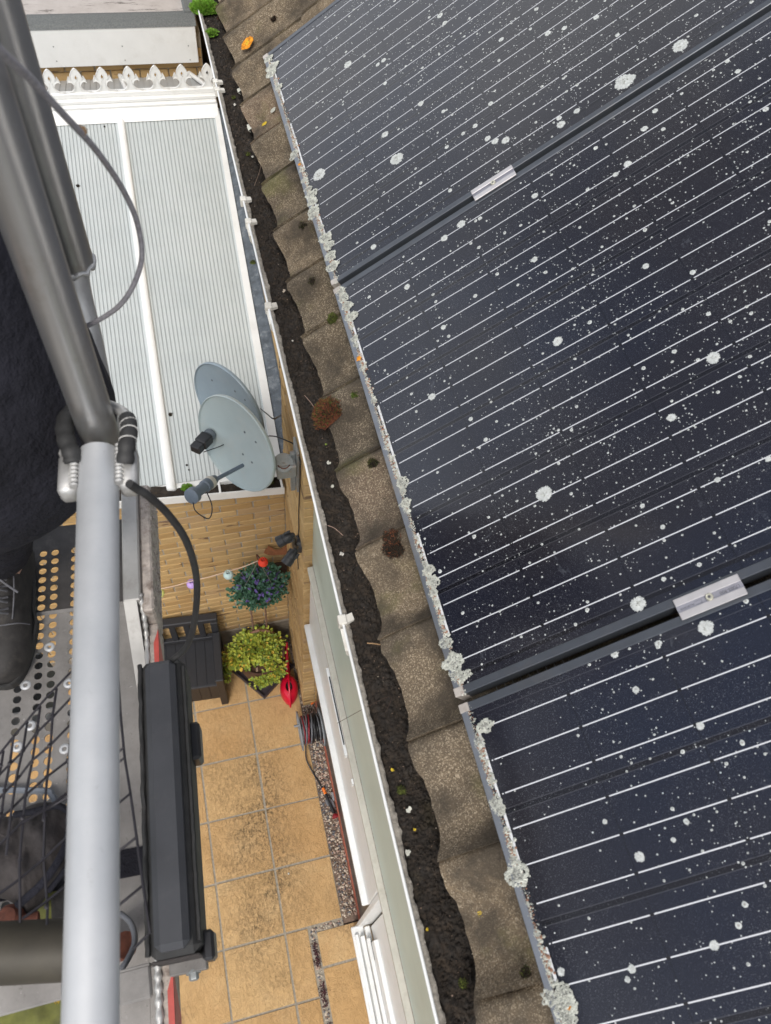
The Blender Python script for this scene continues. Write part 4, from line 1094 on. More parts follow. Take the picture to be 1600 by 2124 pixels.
p = Uz(560, 1000, 2.7); clump('gutter_weed', Vector((p.x, -.05, gl((p.x-ga.x)/(gb_.x-ga.x), 0, 0).z-.01)), (0, 0, 1), .03, .012, ['mossgreen', 'mossblack'], 'dull moss in the conservatory gutter under the front dish', 'plant', 500, 52, .01)
for i, (u, v, r0) in enumerate(((354, 860, .014), (162, 386, .012), (388, 965, .006), (217, 238+25, .006), (392, 975, .004))):
    q = CP + ray(u, v)*1.0; n_ = Vector((0, -SL, 1)); d_ = ray(u, v); t_ = ((Vector((0, 0, 2.728))-CP).dot(n_))/d_.dot(n_); q = CP + d_*t_
    clump('dirt_clod', q, n_, r0, r0*.6, ['mossblack', 'wood'], ('dark clod of moss on the ribbed roof near the dishes', 'dark clod on the left ribbed sheet beside the railing', 'tiny dark speck on the ribbed roof left of the front dish', 'tiny dark speck under the ridge fascia', 'smallest dark speck by the front dish receiver')[i], 'debris', 160, 60+i, .004)
# ridge
m = MB(); m.prism([(2.915, 3.385), (2.925, 3.38), (3.03, 3.38), (3.03, 3.468), (2.985, 3.468)], -2.3, -.300, lambda a, b, d: (d, a, b)); m.cbox((-2.3, 2.975, 3.455), (-.300, 3.06, 3.485), .008); m.cbox((-2.3, 3.0, 3.485), (-.300, 3.06, 3.515), .006); cp(m, 'ridge_fascia', MT['white'])
m = MB(); m.cbox((-2.3, 3.03, 3.515), (-.300, 3.075, 3.552), .004); cp(m, 'ridge_capping', MT['white'])
def curve_mesh(loops, ext, bev, mt, name):
    cu = bpy.data.curves.new(name, 'CURVE'); cu.dimensions = '2D'; cu.fill_mode = 'BOTH'; cu.extrude = ext; cu.bevel_depth = bev; cu.bevel_resolution = 1
    for lp in loops:
        sp = cu.splines.new('POLY'); sp.points.add(len(lp)-1)
        for i, (x, y) in enumerate(lp): sp.points[i].co = (x, y, 0, 1)
        sp.use_cyclic_u = True
    tmp = bpy.data.objects.new('tmp', cu); col.objects.link(tmp); bpy.context.view_layer.update()
    me = bpy.data.meshes.new_from_object(tmp.evaluated_get(bpy.context.evaluated_depsgraph_get()))
    bpy.data.objects.remove(tmp, do_unlink=True); me.materials.clear(); me.materials.append(mt); me.name = name; return me
half = [(.0, .176), (.010, .170), (.024, .154), (.036, .132), (.040, .112), (.036, .092), (.044, .100), (.052, .118), (.062, .096), (.068, .072), (.057, .080), (.045, .080), (.033, .073), (.024, .060), (.020, .045), (.026, .030), (.040, .014), (.062, .004), (.094, .0)]
out = half + [(.094, -.01), (-.094, -.01)] + [(-x, y) for x, y in half[::-1][:-1]]
FM = curve_mesh([out, [(0, .130), (.011, .110), (0, .087), (-.011, .110)]], .005, .001, MT['white'], 'finial')
rim_ = MB(); rim_.tube([Vector((x, y, .007)) for x, y in half + [(-x, y) for x, y in half[::-1][:-1]]], .0034, 6); rim_.tube([Vector((x, y, .007)) for x, y in ((0, .130), (.011, .110), (0, .087), (-.011, .110))], .003, 6, closed=True)
for sg_ in (-1, 1): rim_.tube([Vector((sg_*x, y, .007)) for x, y in ((.012, .08), (.012, .045), (.022, .02), (.05, .002))], .003, 6)
RIM = rim_.mesh('finial_rim', MT['white'], smooth=60)
for i, x in enumerate((-2.05, -1.86, -1.668, -1.479, -1.294, -1.111, -.920, -.729, -.537, -.348)):
    mtx = Matrix.Translation((x, 3.05, 3.552)) @ Matrix.Rotation(rad(90), 4, 'X')
    o = bpy.data.objects.new('finial', FM); o.matrix_world = mtx; link(o); into(o, con)
    o2 = bpy.data.objects.new('finial_rim', RIM); link(o2, o)
# back slope
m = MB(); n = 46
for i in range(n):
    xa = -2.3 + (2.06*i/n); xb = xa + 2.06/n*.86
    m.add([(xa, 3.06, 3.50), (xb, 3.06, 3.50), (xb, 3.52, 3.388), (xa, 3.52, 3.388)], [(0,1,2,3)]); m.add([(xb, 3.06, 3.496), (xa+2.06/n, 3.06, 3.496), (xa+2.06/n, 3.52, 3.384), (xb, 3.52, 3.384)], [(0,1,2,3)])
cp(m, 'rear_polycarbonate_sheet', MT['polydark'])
for (xa, xb) in ((-1.0, -.95), (-.46, -.33)):
    m = MB(); m.tube([(xa, 3.52, 3.41), (xb, 3.07, 3.52)], .018, 8); cp(m, 'rear_glazing_bar', MT['white'], smooth=50)
m = MB(); m.box((-2.3, .25, -.05), (-2.24, 3.0, 2.7)); m.box((-2.3, .22, 2.60), (-.30, .30, 2.69)); cp(m, 'side_wall', MT['white'])
m = MB(); m.box((-2.24, .22, -.04), (-.24, 3.5, .0)); cp(m, 'floor', MT['concrete'])

# rear extension with flat roof
rx = empty('rear_extension', (-1.2, 4.5, 0), 'flat roofed rear extension with white fascia beyond the ridge cresting', 'extension')
def rxp(mb_, name, mt_, **k): o = mb_.build(name, mt_, **k); into(o, rx); return o
m = MB(); m.box((-4, 3.545, 0), (-.34, 8, 3.7)); rxp(m, 'inner_wall', MT['mortar'])
z = 3.30; kk = 0
while z < 3.55:
    x = -2.3 + (.1125 if kk % 2 else 0)
    while x < -.36:
        L = min(.215, -.345-x)
        o = inst('brick', BM[(kk*5+int(x*50)) % 8], rx, Vector((x, 3.53, z)) - Vector(rx.location), sc=(L/.215, 1, 1))
        x += .225
    z += .075; kk += 1
m = MB(); m.cbox((-4, 3.47, 3.515), (-.375, 3.49, 3.79), .003); rxp(m, 'fascia_board', MT['white'])
for (u, v) in ((111, 97), (118, 127), (254, 96), (260, 125), (391, 95), (395, 124)):
    q = U(u, v, 1, 3.468); m = MB(); m.lathe([(0, .002), (.004, .0015), (.005, 0)], 10, mat=zbasis(q, (0, -1, 0))); rxp(m, 'screw_cap', MT['galv'])
m = MB(); m.add([(-4, 3.465, 3.79), (-.365, 3.465, 3.79), (-.365, 3.50, 3.815), (-.365, 3.60, 3.825), (-.365, 3.68, 3.80), (-4, 3.68, 3.80), (-4, 3.60, 3.825), (-4, 3.50, 3.815)], [(0,1,2,7),(7,2,3,6),(6,3,4,5)]); rxp(m, 'felt_edge', MT['felt'])
m = MB(); m.add([(-4, 3.67, 3.80), (-.42, 3.67, 3.80), (-.42, 8, 3.80), (-4, 8, 3.80)], [(0,1,2,3)]); rxp(m, 'flat_roof', MT['flatroof'])
m = MB(); m.cbox((-.44, 3.60, 3.78), (-.35, 8, 3.845), .012); rxp(m, 'felt_kerb', MT['felt'])

# ------------------------------------------------------------------ satellite dishes
def dish(c, n_, R0, mt, label, lnb_kind, lnb_pts, wallp, lens_c=None):
    root = empty('satellite_dish', c, label, 'satellite dish', 'satellite dishes on the house wall')
    up = Vector((0, 0, 1)); n_ = Vector(n_).normalized(); x = up.cross(n_).normalized()
    B_ = zbasis((0, 0, 0), n_, x)
    m = MB(); prof = []
    for k in range(13):
        r = R0*.965*k/12; prof.append((r, .16*R0*((r/R0)**2) - .16*R0))
    prof += [(R0*.985, .008), (R0, .002), (R0*.995, -.012), (R0*.965, -.016)]
    prof += [(R0*.95*(1-k/10), .16*R0*((.95*(1-k/10))**2) - .16*R0 - .009) for k in range(11)]
    m.lathe(prof, 64, mat=B_); o = m.build('reflector', MT[mt], root, smooth=35)
    for (a, b_) in ((.16, .30), (.16, -.06), (-.2, .30), (-.2, -.30)):
        pass
    for (u, v) in lens_c:
        d_ = ray(u, v); t_ = ((c-CP).dot(n_)-.0)/d_.dot(n_); q = CP + d_*t_ - c
        rr = (q - n_*q.dot(n_)).length; q = q - n_*q.dot(n_) + n_*(.16*R0*((rr/R0)**2)-.16*R0+.0012)
        m = MB(); m.lathe([(0, .0015), (.0055, .0015), (.0065, 0)], 12, mat=zbasis(q, n_)); m.build('fixing_bolt', MT['dishback'], root)
    if lnb_pts:
        a, b_, l0, l1 = [p - c for p in lnb_pts]
        m = MB(); m.tube([a, b_], .011, 8); m.build('feed_arm', MT['lnb'], root, smooth=50)
        ax = (l1-l0).normalized(); L = (l1-l0).length
        Z = zbasis(l0, ax)
        if lnb_kind == 'round':
            m = MB(); m.lathe([(.0, 0), (.030, 0), (.032, L*.08), (.032, L*.30), (.027, L*.32), (.026, L*.78), (.030, L*.80), (.040, L*.84), (.040, L), (.034, L+.004), (0, L+.004)], 24, mat=Z); ln = m.build('receiver', MT['lnb'], root, smooth=35)
            m = MB(); m.lathe([(.0325, L*.0-.012), (.0335, L*.02-.012), (.0335, L*.08), (.0325, L*.10)], 24, mat=Z); m.build('collar', MT['trim'], ln, smooth=40)
            m = MB(); m.lathe([(.020, -.05), (.024, -.04), (.024, -.012), (.0, -.012)], 12, mat=Z); m.build('arm_clamp', MT['dishback'], root, smooth=40)
            m = MB(); e = l1; s_ = l0.lerp(l1, .45) + Vector((.02, .0, -.03))
            m.tube(bez([s_, s_+Vector((.015, -.06, -.05)), s_+Vector((-.01, -.12, -.06)), l1+Vector((.01, -.06, -.04)), l1+Vector((.005, -.01, -.02))], 8), .003, 6); m.build('lead_loop', MT['black'], root, smooth=60)
        else:
            m = MB(); m.cbox((-.034, -.028, 0), (.034, .028, L*.6), .006, mat=Z); m.cbox((-.030, -.024, L*.6), (.030, .024, L), .006, mat=Z); ln = m.build('receiver', MT['black'], root)
            m = MB(); m.lathe([(.030, -.03), (.034, -.02), (.034, 0), (0, 0)], 16, mat=Z); m.build('arm_clamp', MT['dishback'], root, smooth=40)
            m = MB(); m.tube(bez([l0.lerp(l1, .8)+Vector((.03, -.02, -.02)), l0+Vector((.09, -.03, -.04)), l0+Vector((.12, .03, -.02))], 8), .0028, 6); m.build('lead_loop', MT['black'], root, smooth=60)
    w = wallp - c; back = -n_*(.17*R0+.03)
    m = MB(); m.tube([back, back-n_*.02], .07, 16); m.build('back_plate', MT['dishback'], root, smooth=40)
    el = w + Vector((-.10, -.02, .01))
    m = MB(); m.tube([back-n_*.01, el], .019, 8); m.build('mast_arm', MT['darkgrey'], root, smooth=50)
    # swivel bracket with slotted cheek
    m = MB(); m.cbox((-.02, -.045, -.05), (.085, .045, .05), .006, mat=Matrix.Translation(el)); m.build('swivel_body', MT[('galv' if lnb_kind == 'round' else 'darkgrey')], root)
    Zt = zbasis(el + Vector((.02, -.01, .052)), (0, -.35, 1))
    m = MB(); m.lathe([(0, .004), (.050, .004), (.053, .001), (.053, -.004), (0, -.004)], 24, mat=Zt); ck = m.build('cheek_plate', MT[('galv' if lnb_kind == 'round' else 'darkgrey')], root, smooth=35)
    m = MB(); m.tube([Zt @ Vector((.034*math.cos(a_), .034*math.sin(a_), .005)) for a_ in [rad(200+k*14) for k in range(10)]], .0035, 6); m.build('slot', MT['rust'], ck)
    m = MB(); m.lathe([(0, .012), (.008, .012), (.009, .004)], 6, mat=Zt); m.build('pivot_nut', MT['galv'], ck)
    m = MB(); m.cbox((-.014, -.055, -.20), (.0, .055, .16), .003, mat=Matrix.Translation(w)); m.cbox((-.04, -.012, -.24), (-.014, .012, .10), .002, mat=Matrix.Translation(w)); m.build('wall_plate', MT[('galv' if lnb_kind == 'round' else 'darkgrey')], root)
    return root
DN = (-.79, -.57, .22)
c1 = Ud(489, 922, 4.02); c2 = Ud(474, 844, 4.30)
dish(c2, (-.80, -.58, .10), .272, 'dishB', 'rear blue-grey satellite dish half hidden behind the pale one', 'box',
     [c2+Vector((-.1, -.1, -.27)), Ud(428, 912, 4.15), Ud(432, 905, 4.12), Ud(404, 934, 4.05)], U(574, 868, 0, -.245), [(478, 818), (500, 835), (433, 793)])
dish(c1, DN, .277, 'dishA', 'front pale grey satellite dish with round blue-grey receiver', 'round',
     [Ud(504, 965, 4.02), Ud(447, 995, 3.86), Ud(436, 1001, 3.84), Ud(397, 1030, 3.70)], U(618, 960, 0, -.325), [(496, 903), (521, 923), (493, 949), (513, 965)])
def cable(pts, r, mt, label, name='cable', cat='cable', n=8):
    m = MB(); m.tube(bez(pts, 8), r, n); return tag(m.build(name, MT[mt], smooth=60), label, cat)
cable([Ud(541, 848, 4.3), Ud(556, 860, 4.1), Ud(566, 868, 3.98), Ud(574, 866, 4.2), U(583, 850, 0, -.246), U(580, 740, 0, -.246)], .0035, 'black', 'thin black aerial lead from the rear dish to the brick wall')
cable([Ud(546, 905, 4.15), Ud(570, 905, 4.1), Ud(595, 914, 4.05), U(612, 925, 0, -.33), U(623, 960, 0, -.328), U(622, 1010, 0, -.328), U(620, 1060, 0, -.328), U(620, 1100, 0, -.328), U(617, 1130, 0, -.328), U(619, 1180, 0, -.328)], .0035, 'black', 'thin black lead running from the front dish down the brick pier')

# ------------------------------------------------------------------ floodlight
wp = U(622, 1128, 0, -.324)
fl = empty('floodlight', wp, 'black twin spot security light on the brick pier', 'security light')
m = MB(); m.lathe([(0, .045), (.030, .045), (.052, .034), (.058, .0)], 28, mat=zbasis((0, 0, 0), (-1, -.1, .05))); m.build('base_housing', MT['black'], fl, smooth=35)
for (u, v, u2, v2, x1, x2) in ((607, 1110, 583, 1122, -.395, -.455), (613, 1142, 600, 1160, -.385, -.42)):
    a = U(u, v, 0, x1); 
    b_ = a + (U(u2, v2, 2, a.z-.03) - a)
    a -= wp; b_ -= wp; d_ = (b_-a).normalized(); L = .105
    m = MB(); m.lathe([(0, 0), (.022, 0), (.034, .018), (.040, .05), (.040, .062), (.037, .063), (.037, .068), (.042, .069), (.043, .12), (.036, .12), (.034, .10), (0, .10)], 24, mat=zbasis(a, d_)); m.v = [tuple(a + (Vector(v)-a)*.78) for v in m.v]; h_ = m.build('lamp_head', MT['black'], fl, smooth=35)
    for k in range(6):
        a_ = 2*math.pi*k/6; m = MB(); m.cbox((.030, -.0025, .004), (.044, .0025, .05), .001, mat=zbasis(a, d_) @ Matrix.Scale(.78, 4) @ Matrix.Rotation(a_, 4, 'Z')); m.build('cooling_fin', MT['black'], h_)
    m = MB(); m.tube([Vector((-.03, 0, 0)), (a*.6), a], .010, 8); m.lathe([(0, -.014), (.012, -.010), (.016, 0), (.012, .010), (0, .014)], 12, mat=Matrix.Translation(a)); m.build('swivel_arm', MT['black'], fl, smooth=40)

# ------------------------------------------------------------------ lanterns, basket
HK = U(536, 1163, 1, -.25)
pts = [U(330, 1222, 1, -.27), U(398, 1205, 1, -.26), U(474, 1185, 1, -.25), HK]
cable([pts[0], pts[0].lerp(pts[1], .5)-Vector((0, 0, .01)), pts[1], pts[1].lerp(pts[2], .5)-Vector((0, 0, .008)), pts[2], pts[2].lerp(pts[3], .5)-Vector((0, 0, .012)), pts[3]], .0035, 'string', 'pale pink string carrying the round garden lanterns', 'lantern_string', 'string')
def lantern(u, v, mt, label):
    c = U(u, v, 1, -.262); o = empty('paper_lantern', c, label, 'lantern', 'round lanterns on the string')
    R_ = .037; m = MB(); m.lathe([(.013, R_*.92), (.022, R_*.83), (.031, R_*.55), (.0365, R_*.15), (.0365, -R_*.2), (.030, -R_*.6), (.018, -R_*.9), (.0, -R_)], 24); m.build('shade', MT[mt], o, smooth=180)
    m = MB(); ring = [(.017*math.cos(2*math.pi*k/16), .017*math.sin(2*math.pi*k/16), R_*.93) for k in range(16)]; m.tube(ring, .0028, 6, closed=True)
    m.tube([(-.016, 0, R_*.93), (0, 0, R_*1.02), (.016, 0, R_*.93)], .0022, 5); m.tube([(0, -.016, R_*.93), (0, 0, R_*1.02), (0, .016, R_*.93)], .0022, 5); m.build('top_ring', MT[mt], o)
    m = MB(); m.lathe([(.0, R_*.55), (.016, R_*.75), (.0165, R_*.9)], 16); m.build('opening', MT['hoseblack'], o); return o
lantern(331, 1230, 'limelamp', 'lime green round lantern at the left end of the string')
lantern(398, 1211, 'purplelamp', 'lilac round lantern half hidden by the black cable')
lantern(474, 1192, 'bluelamp', 'pale blue round lantern left of the hanging basket')
lantern(546, 1166, 'redlamp', 'red round lantern above the hanging basket')
def leafball(name, c, rx_, ry_, rz_, n, L, mts, wts, seed, parent=None, droop=.2, flat=.0, shell=.45):
    rnd = random.Random(seed); m = MB(); c = Vector(c)
    for _ in range(n):
        d_ = Vector((rnd.gauss(0, 1), rnd.gauss(0, 1), rnd.gauss(0, 1))).normalized(); q = shell + (1-shell)*rnd.random()**.6
        w = 1 + .5*noise.noise(d_*2.4 + Vector((seed, 0, 0))) + .25*noise.noise(d_*6 + Vector((seed, 4, 0)))
        p = c + Vector((d_.x*rx_*q*w, d_.y*ry_*q*w, d_.z*rz_*q*w))
        ax = (d_*.8 + Vector((rnd.uniform(-1, 1), rnd.uniform(-1, 1), rnd.uniform(-1, 1)))*.9 + Vector((0, 0, .35-droop))).normalized()
        s = ax.cross(Vector((rnd.uniform(-.4, .4), rnd.uniform(-.4, .4), 1))).normalized(); l = L*rnd.uniform(.55, 1.35); wd = l*rnd.uniform(.26, .42)
        up = s.cross(ax)*l*.14
        m.add([p, p+ax*l*.3+s*wd+up, p+ax*l*.72+s*wd*.8+up, p+ax*l, p+ax*l*.72-s*wd*.8+up, p+ax*l*.3-s*wd+up], [(0,1,2,3),(0,3,4,5)], rnd.choices(range(len(mts)), wts)[0])
    return m.build(name, [MT[x] for x in mts], parent, fix=False)
bc = U(538, 1217, 1, -.22)
hb = empty('hanging_basket', bc, 'hanging basket of blue-green foliage and purple flowers in the corner', 'hanging basket')
leafball('foliage', (0, 0, 0), .185, .16, .13, 3000, .030, ['blueleaf', 'blueleaf2'], [3, 2], 3, hb)['kind'] = 'stuff'
m = MB(); rnd = random.Random(9)
for _ in range(46):
    a = rnd.uniform(0, 6.28); q = rnd.random()**.6; p = Vector((.17*q*math.cos(a), .15*q*math.sin(a), .10*math.sqrt(1-q*q*.8)+.01)) + Vector((-.01, -.02, 0))*rnd.random()
    ax = Vector((p.x*2, p.y*2, .35+rnd.uniform(-.2, .3))).normalized(); s1 = ax.cross(Vector((1, .3, 0))).normalized(); s2 = ax.cross(s1)
    for k in range(26):
        f = rnd.random(); pp = p + ax*.055*f; b_ = rnd.uniform(0, 6.28); dd = (s1*math.cos(b_)+s2*math.sin(b_)+ax*.5)*.0105*(1.1-f*.7); ss = dd.cross(ax)*.5
        m.add([pp, pp+dd*.6+ss, pp+dd*1.1, pp+dd*.6-ss], [(0,1,2,3)])
m.build('flowers', MT['purple'], hb, fix=False)['kind'] = 'stuff'
m = MB(); m.lathe([(.15, .02), (.14, -.05), (.09, -.12), (0, -.14)], 24); m.build('basket_bowl', MT['terr'], hb, smooth=60)
hk = HK - bc
for (x, y) in ((-.12, -.02), (.11, -.06), (.02, .13)):
    m = MB(); m.tube([hk, Vector((x, y, .05))], .0022, 5); m.build('chain', MT['galv'], hb)
# corner bracket with rusty ornament and dark timber
pw = U(582, 1166, 1, -.02)
br = empty('basket_bracket', pw, 'dark timber corner bracket above the hanging basket', 'bracket')
m = MB(); m.cbox((-.24, -.09, -.05), (.04, -.01, .03), .006); m.cbox((-.10, -.25, -.02), (-.06, -.01, .01), .004); m.build('timber_block', MT['wood'], br)
m = MB(); m.tube(bez([Vector((-.08, -.02, .05)), Vector((-.09, -.12, .08)), (HK-pw)+Vector((0, .03, .03)), (HK-pw)], 6), .004, 6); m.build('hook', MT['rust'], br, smooth=60)
orn = curve_mesh([[(-.10, .01), (-.085, .045), (-.07, .055), (-.062, .075), (-.052, .058), (-.035, .055), (-.02, .035), (.02, .035), (.05, .05), (.075, .075), (.10, .065), (.115, .035), (.10, .0), (.06, -.012), (-.06, -.012)]], .002, .001, MT['rustorn'], 'ornament')
o = inst('rusty_ornament', orn, None, U(575, 1148, 1, -.06), (rad(62), 0, rad(-8))); tag(o, 'rusty cut metal animal ornament above the dark bracket', 'ornament')

# ------------------------------------------------------------------ bench
be = empty('storage_bench', (-1.45, -.25, 0), 'charcoal resin garden storage bench with slatted back', 'bench', rot=(0, 0, rad(-3.5)))
def bb(a, b_, name, mt='bench', c=.005, par=None):
    m = MB(); m.cbox(a, b_, c); return m.build(name, MT[mt], par or be)
BX = .492
lidz = .42
bb((-BX, -.225, .05), (BX-.05, .205, .385), 'storage_box', 'benchdark')
lid = bb((-BX, -.235, .385), (BX-.055, .21, .405), 'seat_lid')
for k in range(11):
    x = -BX+.02 + k*.083; bb((x, -.225, .4045), (min(x+.079, BX-.06), .19, .410), 'seat_slat', 'bench', .0015, lid)
for k in range(11):
    x = -BX+.01 + k*.085; bb((x, -.231, .07), (min(x+.080, BX-.055), -.2245, .37), 'front_slat', 'benchdark', .0015)
bb((BX-.052, -.275, 0), (BX+.008, -.205, .60), 'leg', 'benchdark'); bb((BX-.052, .16, 0), (BX+.008, .23, .80), 'leg')
bb((-BX-.06, -.275, 0), (-BX, -.205, .60), 'leg', 'benchdark'); bb((-BX-.06, .16, 0), (-BX, .23, .80), 'leg')
bb((BX-.056, -.285, .60), (BX+.014, .158, .630), 'armrest', 'bench', .008); bb((-BX-.065, -.285, .60), (-BX+.01, .158, .630), 'armrest', 'bench', .008)
bb((BX-.045, -.20, .05), (BX, .16, .60), 'side_panel', 'benchdark')
bb((-BX-.06, .165, .80), (BX+.014, .235, .865), 'top_rail', 'bench', .008)
bb((-BX, .175, .46), (BX-.05, .215, .50), 'lower_rail')
for k in range(8):
    x = BX-.16 - k*.118; bb((x, .180, .50), (x+.052, .210, .80), 'back_slat')

# ------------------------------------------------------------------ pot plant
pc = Uz(541, 1395, .02) + Vector((.02, .05, 0)); pc.z = 0
pp_ = empty('plant_pot', pc, 'brown barrel pot of trailing yellow-green foliage', 'potted plant')
m = MB(); m.lathe([(.0, .02), (.155, .02), (.165, .03), (.20, .20), (.205, .34), (.215, .35), (.215, .385), (.198, .385), (.195, .33), (0, .33)], 36); m.build('pot', MT['pot'], pp_, smooth=35)
m = MB(); rnd = random.Random(4)
for k in range(40):
    a = rnd.uniform(0, 6.28); q = rnd.uniform(0, .17); m.cbox((-.02, -.010, 0), (.02, .010, .006), .001, mat=Matrix.Translation((q*math.cos(a), q*math.sin(a), .335+rnd.uniform(0, .01))) @ Matrix.Rotation(rnd.uniform(0, 6.28), 4, 'Z') @ Matrix.Rotation(rnd.uniform(-.4, .4), 4, 'X'))
m.build('bark_mulch', MT['bark'], pp_)['kind'] = 'stuff'
q = leafball('foliage', (-.01, .05, .40), .22, .16, .11, 1500, .034, ['leaf1', 'leaf2', 'leaf3'], [6, 4, .6], 8, pp_, shell=.3); q['kind'] = 'stuff'
q = leafball('trailing_foliage', (-.22, -.03, .40), .13, .09, .06, 420, .032, ['leaf1', 'leaf2', 'leaf3'], [5, 3, 1.4], 9, pp_, shell=.2); q['kind'] = 'stuff'
q = leafball('trailing_foliage', (.10, -.13, .37), .09, .14, .08, 520, .030, ['leaf1', 'leaf2', 'leaf3'], [5, 3, 1], 10, pp_, shell=.2); q['kind'] = 'stuff'
q = leafball('trailing_foliage', (.0, -.245, .33), .12, .05, .05, 300, .028, ['leaf1', 'leaf2'], [5, 3], 12, pp_, shell=.2); q['kind'] = 'stuff'
q = leafball('trailing_foliage', (-.33, -.10, .30), .05, .08, .09, 110, .030, ['leaf1', 'leaf2'], [5, 3], 13, pp_, shell=.1); q['kind'] = 'stuff'
for (x, y, x2, y2) in ((-.03, .17, -.02, .24), (.09, .16, .10, .24)):
    m = MB(); m.tube([(x, y, .33), (x2, y2, 1.0)], .008, 6); m.build('stake', MT['stake'], pp_, smooth=60)
m = MB(); m.cbox((-.20, -.20, .0), (.20, .20, .012), .003, mat=Matrix.Rotation(rad(38), 4, 'Z')); m.cbox((-.20, -.20, .012), (.20, -.188, .05), .002, mat=Matrix.Rotation(rad(38), 4, 'Z')); m.cbox((-.20, -.188, .012), (-.188, .20, .05), .002, mat=Matrix.Rotation(rad(38), 4, 'Z')); m.cbox((.188, -.188, .012), (.2, .20, .05), .002, mat=Matrix.Rotation(rad(38), 4, 'Z')); m.cbox((-.188, .188, .012), (.188, .20, .05), .002, mat=Matrix.Rotation(rad(38), 4, 'Z'))
o = m.build('pot_tray', MT['tray']); o.location = (pc.x+.01, pc.y-.02, .001); tag(o, 'square dark plum tray under the barrel pot', 'tray')
# arched terracotta planter leaning on the wall behind
q = Uz(548, 1287, .45)
m = MB(); arch = [(-.13, 0), (-.12, .05), (-.07, .12), (0, .155), (.07, .12), (.12, .05), (.13, 0)]
m.tube([Vector((x, 0, z)) for x, z in arch], .014, 8)
m.lathe([(.0, -.34), (.11, -.34), (.14, -.02), (.15, 0), (.13, 0), (.12, -.05), (0, -.05)], 28, mat=Matrix.Scale(.7, 4, (0, 1, 0)))
o = m.build('terracotta_planter', MT['terr'], smooth=40); o.location = (pc.x+.01, -.13, .36); tag(o, 'dusty terracotta planter with arched rim behind the leafy pot', 'planter')

# ------------------------------------------------------------------ watering can
wc = Uz(600, 1428, .12); wc.z = 0
ca = empty('watering_can', wc, 'red plastic watering can lying beside the pot', 'watering can', rot=(0, 0, rad(-6)))
m = MB(); vs = []; fs = []; K = 26; prof = [(.0, .0), (.62, .0), (.86, .03), (1.0, .085), (.97, .14), (.80, .185), (.55, .205), (.40, .207)]
def outl(a):      # pointed oval
    x = .082*math.sin(a); y = .125*math.cos(a); 
    if math.cos(a) < 0: y *= 1.18; x *= (1-.30*abs(math.cos(a))**3)
    return x, y
for (s, z) in prof:
    for k in range(K): x, y = outl(2*math.pi*k/K); vs.append((x*s, y*s, z))
for i in range(len(prof)-1):
    for k in range(K): fs.append((i*K+k, i*K+(k+1) % K, (i+1)*K+(k+1) % K, (i+1)*K+k))
m.add(vs, fs); m.build('body', MT['red'], ca, smooth=60)
m = MB(); m.tube([(.034*math.cos(2*math.pi*k/24), .052*math.sin(2*math.pi*k/24)-.012, .207) for k in range(24)], .005, 8, closed=True); m.build('filler_rim', MT['red'], ca, smooth=60)
m = MB(); m.lathe([(0, .150), (.030, .16), (.033, .204)], 24, mat=Matrix.Translation((0, -.012, 0)) @ Matrix.Scale(1.5, 4, (0, 1, 0))); m.build('opening', MT['hoseblack'], ca)
m = MB(); m.tube(bez([Vector((0, -.175, .13)), Vector((0, -.13, .20)), Vector((0, -.03, .26)), Vector((0, .07, .255)), Vector((0, .13, .21)), Vector((0, .12, .17))], 8), [.009]*41, 8); m.build('handle', MT['red'], ca, smooth=60)
m = MB(); m.tube(bez([Vector((0, .10, .10)), Vector((0, .17, .15)), Vector((.0, .26, .24)), Vector((.005, .36, .33))], 8), [.022-.011*i/24 for i in range(25)], 10); m.build('spout', MT['red'], ca, smooth=60)

# ------------------------------------------------------------------ hose reel
rc = Vector((-.300, -.985, .175))
re_ = empty('hose_reel', (rc.x, rc.y, 0), 'grey hose reel wound with black, grey and red hose beside the wall', 'hose reel')
o0 = Vector((0, 0, .175))
for x in (-.098, .088):
    m = MB(); R_ = .168
    m.lathe([(R_-.018, -.004), (R_, -.006), (R_+.003, 0), (R_, .006), (R_-.018, .004), (R_-.018, -.004)], 48, mat=zbasis(o0+Vector((x, 0, 0)), (1, 0, 0)))
    for k in range(5):
        a = 2*math.pi*k/5; m.cbox((-.010, .03, -.003), (.010, R_-.01, .003), .001, mat=zbasis(o0+Vector((x, 0, 0)), (1, 0, 0)) @ Matrix.Rotation(a, 4, 'Z'))
    m.lathe([(0, .006), (.045, .006), (.045, -.006), (0, -.006)], 24, mat=zbasis(o0+Vector((x, 0, 0)), (1, 0, 0))); m.build('side_flange', MT['reelgrey'], re_, smooth=40)
m = MB(); m.lathe([(.055, -.095), (.055, .085)], 24, mat=zbasis(o0, (1, 0, 0))); m.build('drum', MT['black'], re_, smooth=60)
rnd = random.Random(33)
for k in range(15):
    x = -.080 + .0115*k; R_ = rnd.uniform(.095, .125); wob = rnd.uniform(-.02, .02)
    m = MB(); pts = []
    for i in range(36):
        a = 2*math.pi*i/36; pts.append(o0 + Vector((x + .006*math.sin(a+k) + wob*math.cos(a)*.5, R_*math.cos(a), R_*math.sin(a))))
    m.tube(pts, .0062, 8, closed=True); m.build('hose_coil', MT['reddark'] if k in (1, 4) else (MT['hosegrey'] if k % 3 == 0 else MT['hoseblack']), re_, smooth=60)
for k, (dx_, R1, R2, mt) in enumerate(((-.05, .13, .19, 'hosegrey'), (-.03, .12, .175, 'reddark'), (-.005, .125, .185, 'hosegrey'), (.02, .12, .17, 'hoseblack'))):
    m = MB(); pts = []
    for i in range(36):
        a = 2*math.pi*i/36; pts.append(o0 + Vector((dx_+.020*math.sin(a*1+1.2), -.012+R1*math.cos(a), .055+.105*math.sin(a))))
    m.tube(pts, .0062, 8, closed=True); m.build('hose_coil', MT[mt], re_, smooth=60)
